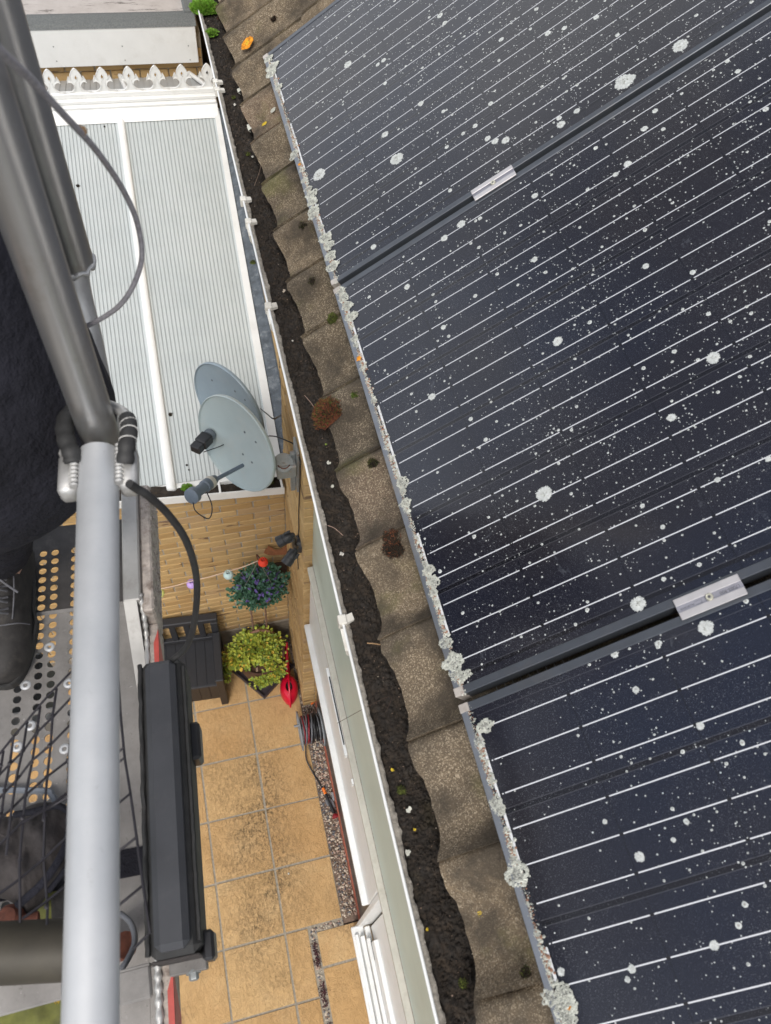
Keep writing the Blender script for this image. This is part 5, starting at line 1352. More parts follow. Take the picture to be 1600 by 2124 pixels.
m = MB(); m.tube([o0+Vector((-.10, .02, .10)), o0+Vector((-.145, .02, .10))], .011, 10); m.build('winding_handle', MT['reelgrey'], re_, smooth=50)
m = MB(); m.cbox((.10, -.17, -.17), (.125, .17, -.02), .006, mat=Matrix.Translation(o0)); m.cbox((.095, -.02, -.02), (.125, .02, .02), .003, mat=Matrix.Translation(o0)); m.build('wall_bracket', MT['darkgrey'], re_)
hs_ = [Vector((rc.x-.07, rc.y-.125, .14)), Uz(636, 1575, .06), Uz(648, 1600, .012), Uz(660, 1620, .01), Uz(672, 1640, .02)]
cable(hs_, .0065, 'hoseblack', 'loose end of black hose leading from the reel to the spray gun', 'garden_hose', 'hose')
ga_, gb2 = Uz(673, 1641, .03), Uz(696, 1693, .04)
sg = empty('spray_gun', ga_, 'black and grey hose spray gun with dark red nozzle lying on the gravel', 'spray gun')
d_ = gb2-ga_
m = MB(); m.lathe([(.010, -.03), (.013, -.028), (.013, .0), (.011, .006), (.013, .010), (.013, .022), (.009, .026)], 14, mat=zbasis((0, 0, 0), d_)); m.build('hose_connector', MT['orangep'], sg, smooth=40)
m = MB(); m.tube([d_*.12, d_*.45, d_*.85], [.011, .016, .015], 12); m.build('barrel', MT['black'], sg, smooth=60)
m = MB(); m.lathe([(.014, -.02), (.026, -.008), (.030, .004), (.029, .010), (.022, .008), (0, .004)], 24, mat=zbasis(d_, d_)); m.build('nozzle', MT['reddark'], sg, smooth=40)
m = MB(); m.cbox((-.055, -.028, -.008), (.0, .020, .008), .006, mat=zbasis(d_*.55, (0, 0, 1), d_.normalized())); m.cbox((-.05, .0, -.012), (.02, .035, .0), .005, mat=zbasis(d_*.6, (0, 0, 1), d_.normalized())); m.build('trigger_grip', MT['hosegrey'], sg)
m = MB(); m.cbox((0, 0, 0), (.06, .07, .03), .004, mat=Matrix.Translation(Uz(690, 1662, .0))); o = m.build('grey_block', MT['reelgrey']); tag(o, 'small grey plastic block against the red sill by the spray gun', 'block')
p = Uz(645, 1463, .05)
m = MB(); m.add([p, p+Vector((.03, .01, .012)), p+Vector((.045, .03, .0)), p+Vector((.01, .03, .008)), p+Vector((.02, .02, -.006))], [(0,1,2,3), (0,4,1), (1,4,2), (2,4,3), (3,4,0)]); tag(m.build('fallen_leaf', MT['orangep']), 'orange fallen leaf on the gravel behind the hose reel', 'leaf')
m = MB(); q = Uz(599, 1812, .002); m.lathe([(0, .004), (.006, .003), (.008, 0)], 10, mat=Matrix.Translation(q)); tag(m.build('pale_pebble', MT['debris_pale']), 'tiny white pebble on the stained paving slab', 'pebble')

# ================================================================== WORK PLATFORM
wpf = empty('work_platform', (-1.2, -2.3, 5.2), 'aluminium work platform with perforated deck, guard rails and hazard striped edge', 'work platform')
def wp_(mb_, name, mt_, smooth=None, parent=None):
    o = mb_.build(name, mt_ if not isinstance(mt_, str) else MT[mt_], smooth=smooth); into(o, wpf); return o
DV = Vector((.0507, .9987, 0)); AV = Vector((.9987, -.0507, 0)); O0 = Vector((-.98, -2.3, 0))
def F(a, b_, z): return O0 + AV*a + DV*b_ + Vector((0, 0, z))
FM_ = basis(O0, AV, DV, Vector((0, 0, 1)))
DZ = 5.25
# deck with true holes
def holed(cols, rows, b0, pitch, r, a0s, w, z, name):
    m = MB(); t_ = .004; n = 12
    for ci, a0 in enumerate(a0s):
        for ri in range(rows):
            if (ci, ri) in SOLID: 
                m.box((a0, b0+ri*pitch, z-t_), (a0+w, b0+(ri+1)*pitch, z), mat=FM_); continue
            ca_, cb_ = a0+w/2, b0+(ri+.5)*pitch; h1, h2 = w/2, pitch/2
            rr = r
            vs = []
            for zz in (z, z-t_):
                for k in range(n):
                    a = 2*math.pi*(k+.5)/n; cx_, sy_ = math.cos(a), math.sin(a)
                    s = 1/max(abs(cx_)/h1, abs(sy_)/h2)
                    vs.append(FM_ @ Vector((ca_+cx_*s, cb_+sy_*s, zz)))
                for k in range(n):
                    a = 2*math.pi*(k+.5)/n; vs.append(FM_ @ Vector((ca_+rr*math.cos(a), cb_+rr*math.sin(a), zz)))
            # square corners
            fs = []
            for k in range(n):
                k2 = (k+1) % n
                fs.append((k, k2, n+k2, n+k)); fs.append((2*n+k, 3*n+k, 3*n+k2, 2*n+k2)); fs.append((n+k, n+k2, 3*n+k2, 3*n+k))
            base = len(vs)
            for q, (sx_, sy_) in enumerate(((1, 1), (-1, 1), (-1, -1), (1, -1))):
                vs.append(FM_ @ Vector((ca_+sx_*h1, cb_+sy_*h2, z)))
                k = q*3+1; fs.append((k-0 if False else q*3+0, base+q, q*3+1)) if False else None
                # the corner lies between samples q*3 and q*3+... pick the pair around 45deg
                ka = int((math.degrees(math.atan2(sy_, sx_)) % 360)/30 - .5 + 1e-6) % n; kb = (ka+1) % n
                kc = (ka+2) % n
                fs.append((ka, base+q, kb))
                if True: fs.append((kb, base+q, kc)) if False else None
            m.add(vs, fs)
    return m
SOLID = set()
COLS = [-.395, -.345, -.318, -.262, -.222, -.196, -.152]
SOLID |= {(0, 3), (0, 14), (1, 6), (2, 11), (3, 8), (4, 20), (5, 4), (5, 12), (5, 18), (2, 22), (6, 15), (3, 25)}
ALLS = set(SOLID)
for ci_, a0_ in enumerate(COLS):
    SOLID = {(0, r_) for (c_, r_) in ALLS if c_ == ci_}
    m = holed(0, 43, -.80, .0232, .0088, [a0_], .0225, DZ, 'deck'); wp_(m, 'perforated_strip', 'deck')
    SOLID = set(); m = holed(0, 7, -.80+43*.0232+.0006, .0232, .0088, [a0_], .0225, DZ, 'deck'); wp_(m, 'perforated_strip', 'deckshade')  # rows beyond the seam carry the person's shade as a darker colour
m = MB(); md_ = MB(); prev = -.75
for a0 in COLS + [-.0]:
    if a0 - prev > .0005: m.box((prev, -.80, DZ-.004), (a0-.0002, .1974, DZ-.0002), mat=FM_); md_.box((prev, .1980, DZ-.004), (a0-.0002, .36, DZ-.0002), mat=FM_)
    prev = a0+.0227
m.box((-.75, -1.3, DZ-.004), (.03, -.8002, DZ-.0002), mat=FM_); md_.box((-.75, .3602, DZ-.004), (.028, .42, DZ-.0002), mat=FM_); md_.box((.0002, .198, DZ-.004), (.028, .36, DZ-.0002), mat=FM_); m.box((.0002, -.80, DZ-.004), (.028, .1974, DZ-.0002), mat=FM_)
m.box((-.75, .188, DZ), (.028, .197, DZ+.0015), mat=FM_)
wp_(m, 'deck_plate', 'deck')['kind'] = 'stuff'; wp_(md_, 'rear_deck_plate', 'deckshade')['kind'] = 'stuff'
rnd = random.Random(2)
for (a, b_) in ((-.148, .02), (-.153, -.12), (-.222, -.06), (-.235, .03), (-.245, -.10), (-.155, -.30), (-.24, -.24), (-.17, -.42), (-.30, -.30), (-.19, .11)):
    m = MB(); m.lathe([(.0035, -.001), (.0050, .0022), (.0075, .0028), (.0105, .0008), (.0115, -.001)], 16, mat=FM_ @ Matrix.Translation((a, b_, DZ))); wp_(m, 'grip_dimple', 'alu', smooth=50)
# side beam, gusset and hazard striped edge board
m = MB(); m.cbox((-.007, .12, DZ), (.028, .42, 5.40), .003, mat=FM_); wp_(m, 'side_beam', 'alubeam')
m = MB(); m.cbox((.0285, .10, 5.25), (.052, .42, 5.385), .004, mat=FM_)
rnd = random.Random(8)
for _ in range(160):
    b_ = rnd.uniform(.1, .42); z_ = rnd.uniform(5.26, 5.38); s = rnd.uniform(.001, .004); m.cbox((.0515, b_-s, z_-s), (.0515+s*.8, b_+s, z_+s), s*.3, mat=FM_)
wp_(m, 'corroded_side_plate', 'aludirty')
m = MB(); P_ = [(.12, 5.398), (.12, 5.252), (-.03, 5.252)]
m.prism(P_, -.006, .020, lambda a, b, d: F(d, a, b)); wp_(m, 'gusset_plate', 'alubeam')
m = MB(); m.cbox((.030, -1.3, 5.235), (.050, .10, 5.318), .002, mat=FM_); wp_(m, 'edge_board', 'aludirty')
for k in range(9):
    b0 = .085 - k*.16; m = MB()
    m.add([F(.0506, b0, 5.316), F(.0506, b0-.08, 5.316), F(.0506, b0-.15, 5.238), F(.0506, b0-.07, 5.238), F(.0502, b0, 5.3186), F(.0502, b0-.08, 5.3186), F(.040, b0-.11, 5.3186), F(.040, b0-.03, 5.3186)], [(0,1,2,3), (4,5,6,7)]); wp_(m, 'hazard_stripe', 'redstripe')
def bead(pts, r, name='weld_bead', n=9):
    m = MB(); P = bez(pts, n); rs = [r*(1+.28*math.sin(i*2.1)) for i in range(len(P))]; m.tube(P, rs, 8); return wp_(m, name, 'alupale', smooth=60)
bead([F(.026, .135, 5.395), F(.028, .10, 5.36), F(.026, .06, 5.322), F(.026, -.02, 5.322)], .0055)
bead([F(.026, -.52, 5.322), F(.026, -.60, 5.322), F(.026, -.72, 5.322)], .0065, n=16)
for (b0, b1) in ((-.16, -.20), (-.22, -.27), (-.0, -.03)): bead([F(.012, b0, DZ+.003), F(.014, b1, DZ+.003)], .007, n=8)
# guard rail, posts
r0 = Vector((-.8965, -2.300, 6.050)); r1 = Vector((-.9375, -2.880, 6.028)); rd = (r1-r0).normalized(); r2 = r0 + rd*1.55
m = MB(); m.tube([r0, r0+rd*.5, r2], .0252, 40); wp_(m, 'top_rail', 'alu', smooth=40)
side = rd.cross(Vector((0, 0, 1))).normalized()
post_b = Vector((-.8955, -2.262, 6.03))
m = MB(); m.tube([post_b + Vector((0, 0, -.0)), post_b + Vector((.003, .010, 1.0))], .0255, 40); wp_(m, 'corner_post', 'aludull', smooth=40)
for sg_ in (-1, 1):
    c = r0 + side*(-sg_)*.037 + rd*.028
    MM = basis(c, side, rd, side.cross(rd))
    m = MB(); m.cbox((-.0115, -.026, -.020), (.0115, .034, .011), .0055, mat=MM); m.prism([(-.0112, -.0262), (.0112, -.0262), (-.004*sg_, -.050)], -.018, .009, lambda a, b, d: MM @ Vector((a, b, d))); wp_(m, 'sleeve_plate', 'alupale', smooth=60)
    P = [c + side*sg_*.0095 + rd*(-.03+.010*k) + Vector((0, 0, .012)) for k in range(7)]
    bead(P, .0048, n=5)
# second post, a wide one beyond, with a weld and a narrower stub
q0 = Ud(150, 545, 1.26); q1 = Ud(47, 190, 1.06)
up2 = (q1-q0); up2 = Vector((0.0, .01, 1)).normalized()
m = MB(); m.tube([q0, q0+up2*1.0], .034, 32); wp_(m, 'rear_post', 'aludull', smooth=40)
m = MB(); m.tube(bez([q0+Vector((0, 0, .02)), Ud(158, 610, 1.28), Ud(180, 700, 1.31), Ud(205, 820, 1.36), Ud(236, 960, 1.42)], 6), .0255, 28); wp_(m, 'rear_post_stub', 'alupale', smooth=40)
ring = [q0 + Vector((.0335*math.cos(2*math.pi*k/28), .0335*math.sin(2*math.pi*k/28), .004*math.sin(k*2.3))) for k in range(28)]
m = MB(); m.tube(ring, [.005*(1+.3*math.sin(k*2.7)) for k in range(28)], 7, closed=True); wp_(m, 'weld_ring', 'alupale', smooth=60)
# taped anchor hoop
hp_ = bez([Ud(212, 838, 1.05), Ud(232, 843, 1.03), Ud(258, 858, 1.01), Ud(268, 885, 1.0), Ud(266, 910, .99), Ud(262, 936, .985), Ud(260, 962, .985)], 8)
m = MB(); m.tube(hp_[:22], .0072, 12); wp_(m, 'anchor_hoop', 'alupale', smooth=60)
m = MB(); H_ = hp_[18:]; m.tube(H_, [.0098*(1+.16*abs(math.sin(i*.42))) for i in range(len(H_))], 12); wp_(m, 'tape_wrapping', 'rubber', smooth=50)
for i in (22, 27, 33):
    p = hp_[i]; t_ = (hp_[min(i+1, len(hp_)-1)]-hp_[i-1]).normalized(); Z = zbasis(p, t_ + Vector((.15, 0, .1)))
    m = MB(); m.lathe([(.0108, -.0009), (.0116, -.0004), (.0116, .0004), (.0108, .0009)], 16, mat=Z); wp_(m, 'tape_edge', 'lace2')
hl = bez([Ud(160, 845, 1.04), Ud(138, 870, 1.01), Ud(136, 905, .99), Ud(148, 940, .98), Ud(152, 960, .98)], 8)
m = MB(); m.tube(hl, [.0105*(1+.15*abs(math.sin(i*.6))) for i in range(len(hl))], 12); wp_(m, 'tape_wrapping', 'rubber', smooth=50)
# dark cross tube, plate and support beneath
a_, b_ = Uz(-250, 1990, 5.70), Uz(170, 1968, 5.70)
m = MB(); m.tube([a_, b_], .037, 28); wp_(m, 'cross_tube', 'browntube', smooth=40)
m = MB(); q = Uz(60, 2058, 5.58); m.cbox((q.x-.25, q.y-.020, 5.575), (q.x+.045, q.y+.020, 5.582), .002); wp_(m, 'bracket_plate', 'deck')
m = MB(); q = Uz(283, 2040, 5.45); m.cbox((q.x-.028, q.y-.024, 5.435), (q.x+.022, q.y+.022, 5.45), .003); m.cbox((q.x-.028, q.y+.020, 5.39), (q.x+.022, q.y+.024, 5.45), .001); wp_(m, 'fixing_bracket', 'deck')
m = MB(); m.cbox((-.34, .02, DZ-.30), (-.235, .16, DZ-.12), .01, mat=FM_); wp_(m, 'support_boom', 'boomgrey')
m = MB(); m.cbox((-.40, -.50, DZ-.30), (-.22, -.30, DZ-.14), .01, mat=FM_); wp_(m, 'support_boom', 'boomgrey')
m = MB(); m.cbox((-.55, -.05, DZ-.10), (-.05, -.015, DZ-.03), .004, mat=FM_); wp_(m, 'cross_member', 'alu')

# black padded control box on the edge
cb = empty('rubber_fender_box', F(.075, -.30, 5.32), 'long charcoal rubber covered box clamped to the platform edge', 'box')
CBM = FM_.copy(); CBM.translation = FM_.translation - cb.location
m = MB(); m.cbox((.047, -.540, 5.47), (.101, -.062, 5.502), .010, mat=CBM); m.build('top_cover', MT['boxgrey'], cb, smooth=30)
m = MB(); m.cbox((.034, -.548, 5.36), (.116, -.052, 5.478), .012, mat=CBM); bodyo = m.build('box_body', MT['rubber'], cb, smooth=30)
m = MB(); rnd = random.Random(14)
L0 = []
for i in range(46):
    b__ = -.055 - i*.0108; L0.append(CBM @ Vector((.0345+.0006*math.sin(i*1.1)+rnd.uniform(-.0007, .0007), b__, 5.471+rnd.uniform(-.001, .001))))
m.tube(L0, .0045, 6); m.build('ragged_edge_seal', MT['rubber'], cb, smooth=60)
L0 = [CBM @ Vector((.1135+rnd.uniform(-.0007, .0007), -.07-i*.0105, 5.472)) for i in range(45)]
m = MB(); m.tube(L0, .0042, 6); m.build('ragged_edge_seal', MT['rubber'], cb, smooth=60)
for (b0, b1) in ((-.165, -.235), (-.515, -.560)):
    m = MB(); m.cbox((.112, b1, 5.375), (.132, b0, 5.43), .005, mat=CBM); m.build('side_pad', MT['black'], cb)
m = MB(); m.cbox((.038, -.5515, 5.38), (.112, -.5483, 5.465), .001, mat=CBM); m.build('end_plate', MT['bag'], cb)
m = MB(); BZ = zbasis(CBM @ Vector((.088, -.566, 5.35)), (0, -1, .15)); m.lathe([(0, .014), (.0075, .014), (.0085, .012), (.0085, .002)], 6, mat=BZ); m.lathe([(0, .004), (.0125, .004), (.0125, 0)], 20, mat=BZ); m.build('fixing_bolt', MT['galv'], cb, smooth=30)
m = MB(); m.cbox((.05, -.568, 5.335), (.112, -.54, 5.362), .002, mat=CBM); m.build('bolt_tab', MT['deck'], cb)
cable([Ud(268, 1003, .965), Ud(283, 1013, .98), Ud(310, 1030, 1.0), Ud(350, 1068, 1.06), Ud(388, 1125, 1.14), Ud(408, 1200, 1.24), Ud(405, 1280, 1.34), Ud(388, 1340, 1.42), F(.088, -.06, 5.475)], .0056, 'rubber', 'thick black cable looping from the rail down to the rubber covered box', 'power_cable', n=12)
m = MB(); m.cbox((-.30, -.385, DZ+.002), (.034, -.335, DZ+.006), .001, mat=FM_); tag(m.build('webbing_strap', MT['cloth']), 'wide black webbing strap lying across the deck towards the box', 'strap')
# wire rope
cable([Ud(-60, 30, .48), Ud(0, 105, .56), Ud(60, 160, .64), Ud(130, 235, .74), Ud(200, 312, .85), Ud(256, 395, .96), Ud(287, 470, 1.03), Ud(292, 550, 1.08), Ud(250, 632, 1.12), Ud(165, 684, 1.16), Ud(100, 705, 1.2)], .0037, 'cord', 'grey wire rope curving across the upper left of the view', 'wire_rope', 'rope', n=12)
p = Ud(170, 272, .80); clump('tape_knot', p, (.2, -.4, 1), .006, .004, ['twig'], 'small brown knot on the grey wire rope', 'knot', 60, 70, .002)
cable([Ud(250, 1895, 1.35), Ud(272, 1915, 1.33), Ud(280, 1950, 1.30), Ud(268, 1985, 1.27), Ud(245, 2015, 1.25), Ud(200, 2030, 1.24)], .0052, 'hosegrey', 'grey cable loop beside the foot of the rubber covered box', 'grey_cable')
cable([Ud(30, 2124, 1.45), Ud(90, 2085, 1.45), Ud(120, 2095, 1.42), Ud(160, 2070, 1.4)], .006, 'hosegrey', 'grey cable at the bottom left behind the bracket plate', 'grey_cable')
# net of dark cords
nz = 5.72
def NP(x, y, z=nz): return Uz(x*.20625, 1340 + y*.20625, z)
def NQ(x, y, z=nz): return Uz(x/3.2, 1550 + y/3.2, z)
net = empty('cord_net', Uz(150, 1500, nz), 'sagging black cord net stretched over the deck', 'net')
lines = [[NP(30,1050), NP(10,1200), NP(-60,1500)], [NP(145,900), NP(100,1180), NP(50,1450), NP(10,1700), NP(-40,1900)], [NP(275,750), NP(235,1050), NP(180,1320), NP(110,1740), NP(60,2100)],
 [NP(400,600), NP(370,880), NP(320,1170), NP(260,1500), NQ(150,470), NQ(135,750), NQ(130,1180)], [NP(570,420), NP(535,700), NP(500,1000), NP(470,1320), NP(445,1745), NQ(300,450), NQ(290,740), NQ(310,1060), NQ(320,1190)],
 [NP(735,250), NP(710,800), NP(685,1150), NP(680,1740), NQ(450,500), NQ(455,900)], [NP(1160,100), NP(1190,350), NP(1215,680), NP(1245,1010), NP(1260,1130), NP(1310,1490), NQ(905,600), NQ(950,900), NQ(1000,1240)],
 [NP(1160,-100), NP(735,250), NP(570,420), NP(400,600), NP(275,750), NP(145,900), NP(30,1050), NP(-60,1160)], [NP(1190,90), NP(735,510), NP(535,700), NP(370,880), NP(235,1050), NP(100,1180), NP(-60,1370)],
 [NP(1205,500), NP(730,780), NP(500,1000), NP(320,1170), NP(180,1320), NP(-40,1570)], [NP(1215,690), NP(730,1090), NP(685,1150), NP(470,1320), NP(260,1500), NP(100,1650), NP(-40,1780)],
 [NP(1245,1020), NP(1190,1070), NP(700,1460), NP(450,1650), NQ(150,500), NQ(0,640)], [NP(1260,1130), NP(1190,1170), NP(730,1500), NQ(300,410), NQ(150,500)], [NP(1310,1490), NP(1190,1590), NQ(460,900), NQ(300,1030), NQ(150,1140)],
 [NQ(905,600), NQ(790,690), NQ(430,640), NQ(300,740), NQ(120,880), NQ(-40,1000)], [NQ(945,915), NQ(800,1040), NQ(600,1190)], [NQ(985,1245), NQ(880,1340)]]
lines[14] = [NQ(460,590), NQ(300,740), NQ(120,880), NQ(-40,1000)]; lines.append([NQ(905,600), NQ(790,690), NQ(640,790)])
rnd = random.Random(77)
for L in lines:
    Pp = [p + Vector((rnd.uniform(-.0006, .0006), rnd.uniform(-.0006, .0006), rnd.uniform(-.004, .004))) for p in L]
    m = MB(); m.tube(Pp, .0019, 6); o = m.build('net_cord', MT['wire'], net, smooth=60); o.location = -net.location
kn = MB()
for L in lines[:6]:
    for p in L[1:-1]:
        kn.lathe([(0, -.003), (.003, -.0015), (.0032, .0012), (0, .003)], 7, mat=Matrix.Translation(p))
o = kn.build('net_knots', MT['wire'], net, smooth=60); o.location = -net.location; o['kind'] = 'stuff'
# hex key
hx = [Uz(-60, 1638, DZ+.02), Uz(88, 1640, DZ+.02), Uz(108, 1650, DZ+.02), Uz(117, 1668, DZ+.02), Uz(138, 1722, DZ+.02)]
m = MB(); m.tube(bez(hx, 6), .0062, 6); tag(m.build('hex_key', MT['steel']), 'grey bent hex key lying under the cord net', 'hex key')
# worn tool bag, hi-vis cloth and other gear
def cloth(name, outline, zf, nu, mt, label, cat, seed, amp=.012, thick=.01):
    # filled outline with folds; polar grid about the centroid
    c = sum((Vector(p) for p in outline), Vector())/len(outline); N = 72; R_ = 16; m = MB(); vs = []; pts = bez(outline + [outline[0]], 12)[:-1]; K = len(pts)
    for i in range(R_+1):
        for k in range(K):
            p = c.lerp(pts[k], i/R_); f = 1-(i/R_)**3
            h = amp*(noise.noise(Vector((p.x*22, p.y*22, seed)))+.6*abs(noise.noise(Vector((p.x*55, p.y*18, seed+5))))) ; vs.append((p.x, p.y, zf + thick*f + h*(.3+.7*f)))
    for k in range(K): vs.append((pts[k].x, pts[k].y, zf-.008))
    fs = []
    for i in range(R_+1):
        for k in range(K): fs.append((i*K+k, i*K+(k+1) % K, (i+1)*K+(k+1) % K, (i+1)*K+k))
    m.add(vs, fs); return tag(m.build(name, MT[mt], smooth=60), label, cat)
Z1 = DZ+.03
cloth('hivis_vest', [Uz(*p, DZ+.012) for p in ((20, 1890), (80, 1860), (145, 1850), (190, 1920), (180, 2080), (150, 2160), (40, 2170), (-60, 2160), (-50, 1950))], DZ+.012, 0, 'lime', 'crumpled dirty yellow-green hi-vis cloth under the tool bag', 'cloth', 3, .012, .008)
cloth('tool_bag', [Uz(*p, Z1+.04) for p in ((-60, 1700), (20, 1690), (60, 1668), (110, 1662), (150, 1680), (165, 1740), (140, 1800), (95, 1850), (55, 1905), (20, 1870), (-60, 1830))], Z1+.03, 0, 'bag', 'worn dark tool bag lying under the net', 'bag', 9, .022, .05)
m = MB(); m.tube(bez([Uz(30, 1690, DZ+.11), Uz(70, 1683, DZ+.115), Uz(120, 1672, DZ+.115), Uz(150, 1690, DZ+.11)], 8), .006, 8); m.tube(bez([Uz(145, 1720, DZ+.11), Uz(130, 1770, DZ+.115), Uz(90, 1830, DZ+.115), Uz(35, 1880, DZ+.11)], 8), .007, 8); m.tube(bez([Uz(150, 1745, DZ+.10), Uz(140, 1795, DZ+.105), Uz(100, 1850, DZ+.105)], 8), .005, 8)
tag(m.build('bag_strap', MT['cloth'], smooth=60), 'black straps running along the edges of the worn tool bag', 'strap')
cloth('leather_pouch', [Uz(*p, DZ+.05) for p in ((100, 1860), (140, 1820), (170, 1830), (165, 1900), (130, 1940), (105, 1935))], DZ+.03, 0, 'leather', 'dark leather pouch beside the worn tool bag', 'pouch', 19, .01, .02)
m = MB(); q = Uz(20, 1902, DZ+.09); m.lathe([(.0, .016), (.014, .014), (.020, .004), (.022, -.02), (.0, -.02)], 14, mat=Matrix.Translation(q)); m.tube([q+Vector((-.1, -.01, 0)), q+Vector((.045, -.012, -.01))], .012, 10); tag(m.build('rusty_coupling', MT['rust'], smooth=50), 'rusty brown coupling between the tool bag and dark tube', 'coupling')
m = MB(); q = Uz(262, 1960, DZ+.10); m.tube([q, q+Vector((-.06, 0, -.06))], .022, 14); tag(m.build('rusty_lump', MT['rust'], smooth=50), 'rusty round lump behind the rail beside the grey cable loop', 'fitting')
clump('yellow_sponge', Uz(120, 2058, 5.52), (0, 0, 1), .013, .012, ['yellow'], 'small yellow foam piece beside the aluminium bracket plate', 'foam', 500, 71, .003)

# ================================================================== PERSON
pe = empty('person', (-1.30, -2.08, DZ), 'person in black workwear and laced boots standing on the platform', 'person')
PO = pe.location
def skin_mesh(name, verts, edges, radii, mt, parent, sub=2, root=0):
    me = bpy.data.meshes.new(name); me.from_pydata([tuple(Vector(v)-PO) for v in verts], edges, []); o = bpy.data.objects.new(name, me); col.objects.link(o)
    md = o.modifiers.new('s', 'SKIN'); md.use_smooth_shade = True
    for i, d_ in enumerate(me.skin_vertices[0].data): d_.radius = radii[i] if isinstance(radii[i], tuple) else (radii[i], radii[i]); d_.use_root = (i == root)
    ss = o.modifiers.new('d', 'SUBSURF'); ss.levels = sub; ss.render_levels = sub
    bpy.context.view_layer.update(); me2 = bpy.data.meshes.new_from_object(o.evaluated_get(bpy.context.evaluated_depsgraph_get()))
    bpy.data.objects.remove(o, do_unlink=True)
    if name in ('jacket', 'trousers'):
        for v_ in me2.vertices:
            q_ = v_.co; f_ = noise.noise(Vector((q_.x*5, q_.y*5, q_.z*17)))+.6*noise.noise(Vector((q_.x*16, q_.y*14, q_.z*34+7)))
            v_.co = q_ + v_.normal*(.0055*f_)
    me2.materials.clear()
    for x in (mt if isinstance(mt, list) else [mt]): me2.materials.append(x)
    me2.polygons.foreach_set('use_smooth', [True]*len(me2.polygons)); o = bpy.data.objects.new(name, me2); link(o, parent); return o
g = DZ
V = [(-1.30,-2.00,g+.93), (-1.30,-2.02,g+1.15), (-1.31,-2.05,g+1.36), (-1.31,-2.07,g+1.50), (-1.31,-2.11,g+1.60), (-1.31,-2.13,g+1.70),     # 0-5 pelvis..head
     (-1.13,-2.05,g+1.42), (-1.06,-1.98,g+1.15), (-1.13,-2.18,g+1.00),                                                                        # 6-8 left arm
     (-1.49,-2.05,g+1.42), (-1.55,-2.00,g+1.15), (-1.50,-2.22,g+1.02),                                                                        # 9-11
     (-1.20,-2.03,g+.86), (-1.17,-2.12,g+.48), (-1.235,-2.02,g+.10), (-1.235,-2.10,g+.06),                                                     # 12-15 leg
     (-1.40,-2.02,g+.86), (-1.42,-2.10,g+.48), (-1.44,-2.02,g+.10), (-1.44,-2.12,g+.06)]
Eg = [(0,1),(1,2),(2,3),(3,4),(4,5),(2,6),(6,7),(7,8),(2,9),(9,10),(10,11),(0,12),(12,13),(13,14),(14,15),(0,16),(16,17),(17,18),(18,19)]
Rd = [(.15,.12),(.14,.115),(.17,.11),(.07,.065),(.075,.085),(.07,.08),.065,.05,.038,.065,.05,.038,.095,.065,.045,.04,.095,.065,.045,.04]
body = skin_mesh('body', V, Eg, Rd, MT['skin'], pe)
# trousers and jacket follow the body
tv = [(-1.30,-2.00,g+.97), (-1.175,-2.03,g+.80), (-1.15,-2.11,g+.50), (-1.235,-2.0,g+.12), (-1.415,-2.02,g+.82), (-1.43,-2.11,g+.50), (-1.44,-2.04,g+.16)]
skin_mesh('trousers', tv, [(0,1),(1,2),(2,3),(0,4),(4,5),(5,6)], [(.175,.15), .125, .098, .078, .125, .095, .078], MT['cloth'], pe)
jv = [(-1.10,-2.10,g+.44), (-1.22,-1.98,g+.93), (-1.30,-2.02,g+1.18), (-1.31,-2.05,g+1.38), (-1.31,-2.07,g+1.50), (-1.11,-2.03,g+1.42), (-1.04,-1.97,g+1.15), (-1.10,-2.16,g+1.02), (-1.50,-2.03,g+1.42), (-1.57,-1.99,g+1.15), (-1.52,-2.19,g+1.03)]
jk = skin_mesh('jacket', jv, [(0,1),(1,2),(2,3),(3,4),(3,5),(5,6),(6,7),(3,8),(8,9),(9,10)], [(.19,.225), (.27,.36), (.23,.25), (.19,.14), .09, .095, .075, .06, .095, .075, .06], MT['cloth'], pe, root=1, sub=3)
# hands
for sx_, base in ((1, Vector((-1.125,-2.19,g+.985))), (-1, Vector((-1.50,-2.23,g+1.005)))):
    hv = [base, base+Vector((0,-.045,-.02)), base+Vector((0,-.08,-.04))]; he = [(0,1),(1,2)]; hr = [(.026,.018),(.034,.018),(.034,.014)]
    for k, dx_ in enumerate((-.028, -.010, .009, .027)):
        L = (.062, .072, .068, .052)[k]; i0 = len(hv)
        hv += [base+Vector((dx_,-.09,-.045)), base+Vector((dx_,-.09-L*.5,-.065)), base+Vector((dx_,-.09-L*.75,-.095))]; he += [(2,i0),(i0,i0+1),(i0+1,i0+2)]; hr += [.0095,.0085,.007]
    i0 = len(hv); hv += [base+Vector((-.032*sx_,-.035,-.02)), base+Vector((-.055*sx_,-.065,-.04)), base+Vector((-.05*sx_,-.095,-.06))]; he += [(1,i0),(i0,i0+1),(i0+1,i0+2)]; hr += [.012,.010,.008]
    skin_mesh('hand', hv, he, hr, MT['skin'], pe, sub=1)
m = MB(); m.lathe([(0, .105), (.05, .098), (.085, .06), (.095, .0), (.088, -.05), (.06, -.08)], 24, mat=Matrix.Translation(Vector((-1.31,-2.10,g+1.685))-PO) @ Matrix.Scale(1.12, 4, (0, 1, 0))); m.build('hair', MT['hair'], pe, smooth=180)
for ex in (-.032, .032):
    m = MB(); m.lathe([(0, .012), (.009, .008), (.012, 0), (.009, -.008), (0, -.012)], 12, mat=Matrix.Translation(Vector((-1.31+ex,-2.205,g+1.665))-PO)); m.build('eye', MT['white'], pe, smooth=180)
m = MB(); m.tube([Vector((-1.31,-2.20,g+1.67))-PO, Vector((-1.31,-2.235,g+1.635))-PO, Vector((-1.31,-2.205,g+1.625))-PO], [.008,.013,.008], 8); m.build('nose', MT['skin'], pe, smooth=60)
